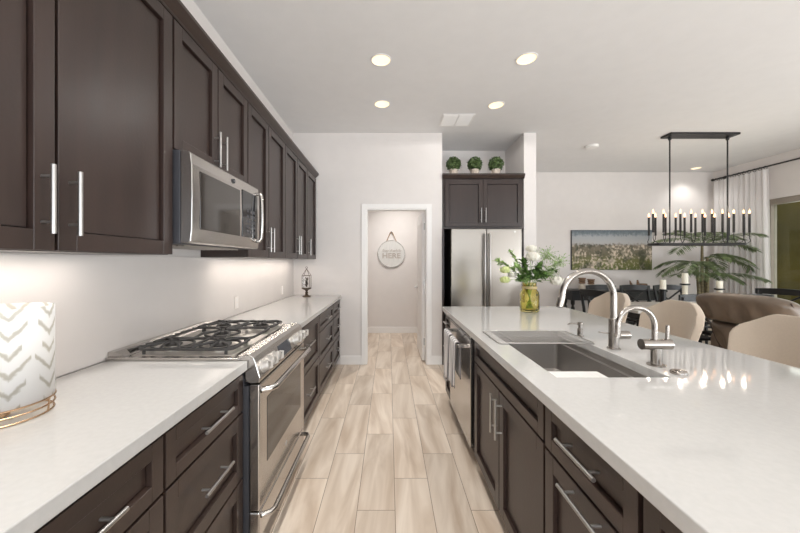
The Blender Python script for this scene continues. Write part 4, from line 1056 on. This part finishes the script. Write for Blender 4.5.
orn.tube([(wx, 5.98, .88), (wx+.0, 5.98, .96), (wx-.01, 5.98, 1.02)], [.03, .022, .012], 8).box(wx+.03, wx+.15, 5.94, 6.02, .846, .955, .012)
tag(orn.build('wooden_ornament', M['brownwood'], smooth=True), 'brown carved wooden ornament on the console right of the stands', 'ornament')
# painting
pt = thing('painting', 'wide unframed meadow landscape painting on the dining wall', 'painting', (4.21, YF-.02, 1.57))
MB().box(3.455, 4.965, YF-.038, YF-.001, 1.20, 1.945).build('canvas', M['painting'], pt)
MB().box(3.45, 4.97, YF-.030, YF-.0015, 1.195, 1.95).build('stretcher', M['darkgrey'], pt)

# ---------------------------------------------------------------- chandelier
ch = thing('chandelier', 'black rectangular chandelier with candle bulbs over the dining table', 'chandelier', (4.05, 4.37, H))
MB().box(3.69, 4.60, 4.29, 4.46, H-.028, H-.001, .003).build('canopy', M['black'], ch)
for x in (3.745, 4.515): MB().cyl((x, 4.375, 1.60), (x, 4.375, H-.028), .0085, 10).lathe([(.016, H-.075), (.02, H-.06), (.016, H-.04), (.016, H-.028)], (x, 4.375, 0), 12).build('rod', M['black'], ch, True)
fb = MB(); x0, x1, ya, yb = 3.52, 4.68, 4.28, 4.48; rr = .05; lp = []
for (cx, cy, a) in ((x1-rr, yb-rr, 0), (x0+rr, yb-rr, PI/2), (x0+rr, ya+rr, PI), (x1-rr, ya+rr, 3*PI/2)): lp += arc((cx, cy, 1.585), rr, a, a+PI/2, 5, 'xy')
fb.tube(lp, .016, 10, closed=True); fb.box(x0+.02, x1-.02, 4.36, 4.39, 1.571, 1.599)
for x in (3.745, 4.13, 4.515): fb.box(x-.012, x+.012, ya, yb, 1.573, 1.597)
fb.build('frame', M['black'], ch, True)
spots = [(4.315, p, 1.738) for p in (653.1, 663.6, 680.4, 691.2, 702.5, 712, 722.5, 733.8, 743.7, 749.5)]+[(4.43, p, 1.705) for p in (648.9, 655.5, 665.5, 675.7, 684.6, 695.4, 704.9, 714.6, 728.8, 744.0)]
for i, (y, p, z) in enumerate(spots):
    x = (p-389)*y/328
    ys = ya if y < 4.37 else yb
    xe = min(max(x, x0+.03), x1-.03)
    am = MB().tube([(xe, ys, 1.588), (xe+(x-xe)*.5, ys+(y-ys)*.2, 1.60), (x, ys+(y-ys)*.6, 1.625), (x, y, 1.665), (x, y, z)], .004, 6).build('arm', M['black'], ch, True)
    tbx = MB().lathe([(.014, 0), (.014, .004), (.0125, .006), (.0125, .245), (.009, .248)], (x, y, z), 12).build('candle_sleeve', M['black'], am, True)
    MB().lathe([(.006, .245), (.0115, .262), (.0085, .284), (.003, .300), (.0005, .308)], (x, y, z), 12).build('bulb', M['flame'], am, True)
for i, (y, p, z) in enumerate(spots):
    if i % 2: continue
    d = bpy.data.lights.new('candle_bulb_light', 'POINT'); d.energy = .7; d.color = (1, .86, .70); d.shadow_soft_size = .014
    o = bpy.data.objects.new('candle_bulb_light', d); o.location = ((p-389)*y/328, y, z+.335); C.objects.link(o)

# ---------------------------------------------------------------- curtain, rod
rod = thing('curtain_rod', 'black curtain rod with finial and rings over the patio door', 'curtain rod', (6.05, 4.5, 2.88))
MB().cyl((6.06, 3.0, 2.88), (6.06, 6.13, 2.88), .0125, 14).build('pole', M['rod'], rod, True)
for y in (6.14, 2.99): MB().sphere((6.06, y, 2.88), .026, 2).build('finial', M['rod'], rod, True)
for y in (6.0, 4.6, 3.15): MB().cyl((6.06, y, 2.88), (XR-.001, y, 2.88), .008, 8).box(XR-.008, XR-.0005, y-.02, y+.02, 2.84, 2.92).build('bracket', M['rod'], rod)
for i in range(11):
    y = 5.28+i*.08; MB().tube(arc((6.06, y, 2.868), .027, 0, 2*PI, 16, 'xz')[:-1], .0032, 6, closed=True).build('ring', M['rod'], rod, True)
b = MB(); nu, nv = 140, 10
for j in range(nv+1):
    t_ = j/nv; z = 2.842-(2.842-.02)*t_
    for i in range(nu+1):
        u_ = i/nu; ph = u_*2*PI*10.5
        y = 5.235+.90*u_-(.05*(1-u_)*t_); amp = .017+.010*t_
        b.v.append((6.06+amp*math.sin(ph)+.008*math.sin(ph*2.3+t_*3), y+.008*math.cos(ph*1.0), z))
for j in range(nv):
    for i in range(nu): a = j*(nu+1)+i; b.f.append((a, a+1, a+nu+2, a+nu+1))
tag(b.build('curtain', M['curtain'], smooth='all'), 'white pleated floor-length curtain beside the patio door', 'curtain')

# ---------------------------------------------------------------- palm
px_, py_ = 5.25, 5.50
pm = thing('potted_palm', 'tall green palm plant in the dining corner before the curtain', 'potted plant', (px_, py_, 0))
MB().lathe([(.15, 0), (.20, .02), (.23, .36), (.24, .38), (.24, .40), (.21, .40), (.20, .36)], (px_, py_, 0), 30).build('pot', M['whitewash'], pm, True)
MB().lathe([(.205, .34), (.15, .365), (.001, .37)], (px_, py_, 0), 24, caps=False).build('soil', M['rubber'], pm)
rn = random.Random(5)
tops = []
for (dx, dy, lean, h) in ((0, 0, .0, 1.62), (.07, .03, .05, 1.42), (-.06, -.02, -.05, 1.33), (.02, -.06, .02, 1.12)):
    pts = [(px_+dx+lean*t_*t_, py_+dy, .34+(h-.34)*t_) for t_ in (0, .25, .5, .75, 1)]
    MB().tube(pts, [.034, .028, .025, .022, .018], 10).build('trunk', M['palm_stem'], pm, True); tops.append(Vector(pts[-1]))
def frond(base, ang, L_, rise, droop, seed):
    r2 = random.Random(seed); b = MB(); pts = []
    for i in range(11):
        t_ = i/10; o_ = L_*t_*(1-.12*t_); pts.append(Vector((base.x+math.cos(ang)*o_, base.y+math.sin(ang)*o_, base.z+rise*t_-droop*t_*t_)))
    lim_y = YF-.10; lim_x = 5.96
    for p in pts: p.y = min(p.y, lim_y); p.x = min(p.x, lim_x)
    b.tube(pts, [.007*(1-.08*i) for i in range(11)], 6)
    nl = 40
    for i in range(nl):
        t_ = .14+.86*i/nl; f = t_*10; a = min(int(f), 9); p = pts[a].lerp(pts[a+1], f-a); d_ = (pts[min(a+1, 10)]-pts[a]).normalized()
        side = d_.cross(Vector((0, 0, 1))).normalized()
        ll = .25*math.sin(PI*(.12+.80*t_))**.7*(L_/.8)
        for s_ in (-1, 1):
            dr_ = (side*s_*.85+d_*.75+Vector((0, 0, r2.uniform(-.35, -.02)))).normalized()
            w = .009; e_ = p+dr_*ll+Vector((0, 0, -.10*ll)); m_ = p+dr_*ll*.5; n_ = dr_.cross(Vector((0, 0, 1))).normalized()*w
            for q in (e_, m_): q.y = min(q.y, YF-.03); q.x = min(q.x, 6.0)
            b.add([p, m_+n_, e_, m_-n_], [(0, 1, 2, 3)])
    return b
specs = [  # trunk, angle deg, length, rise, droop
 (0, 178, .85, .42, .34), (0, 6, .80, .46, .34), (0, 215, .75, .55, .40), (0, -35, .80, .55, .40), (0, 250, .6, .60, .45), (0, 200, .8, .30, .42), (0, -18, .8, .34, .42), (0, 280, .55, .50, .40), (0, 95, .50, .6, .3), (0, 140, .55, .58, .35), (0, 45, .55, .6, .35),
 (1, -10, .80, .16, .36), (1, -50, .60, .25, .35), (1, 30, .70, .20, .40), (1, -95, .5, .3, .35),
 (2, 185, .74, .18, .38), (2, 215, .70, .22, .34), (2, 150, .62, .24, .32), (2, 262, .55, .2, .36), (2, 235, .6, .1, .36),
 (3, -25, .80, .24, .30), (3, 195, .82, .28, .26), (3, 290, .5, .2, .3), (3, 245, .5, .26, .3)]
for i, (ti, ad, L_, ri, dr_) in enumerate(specs):
    frond(tops[ti], math.radians(ad), L_, ri, dr_, i).build('frond', M['palm'], pm)
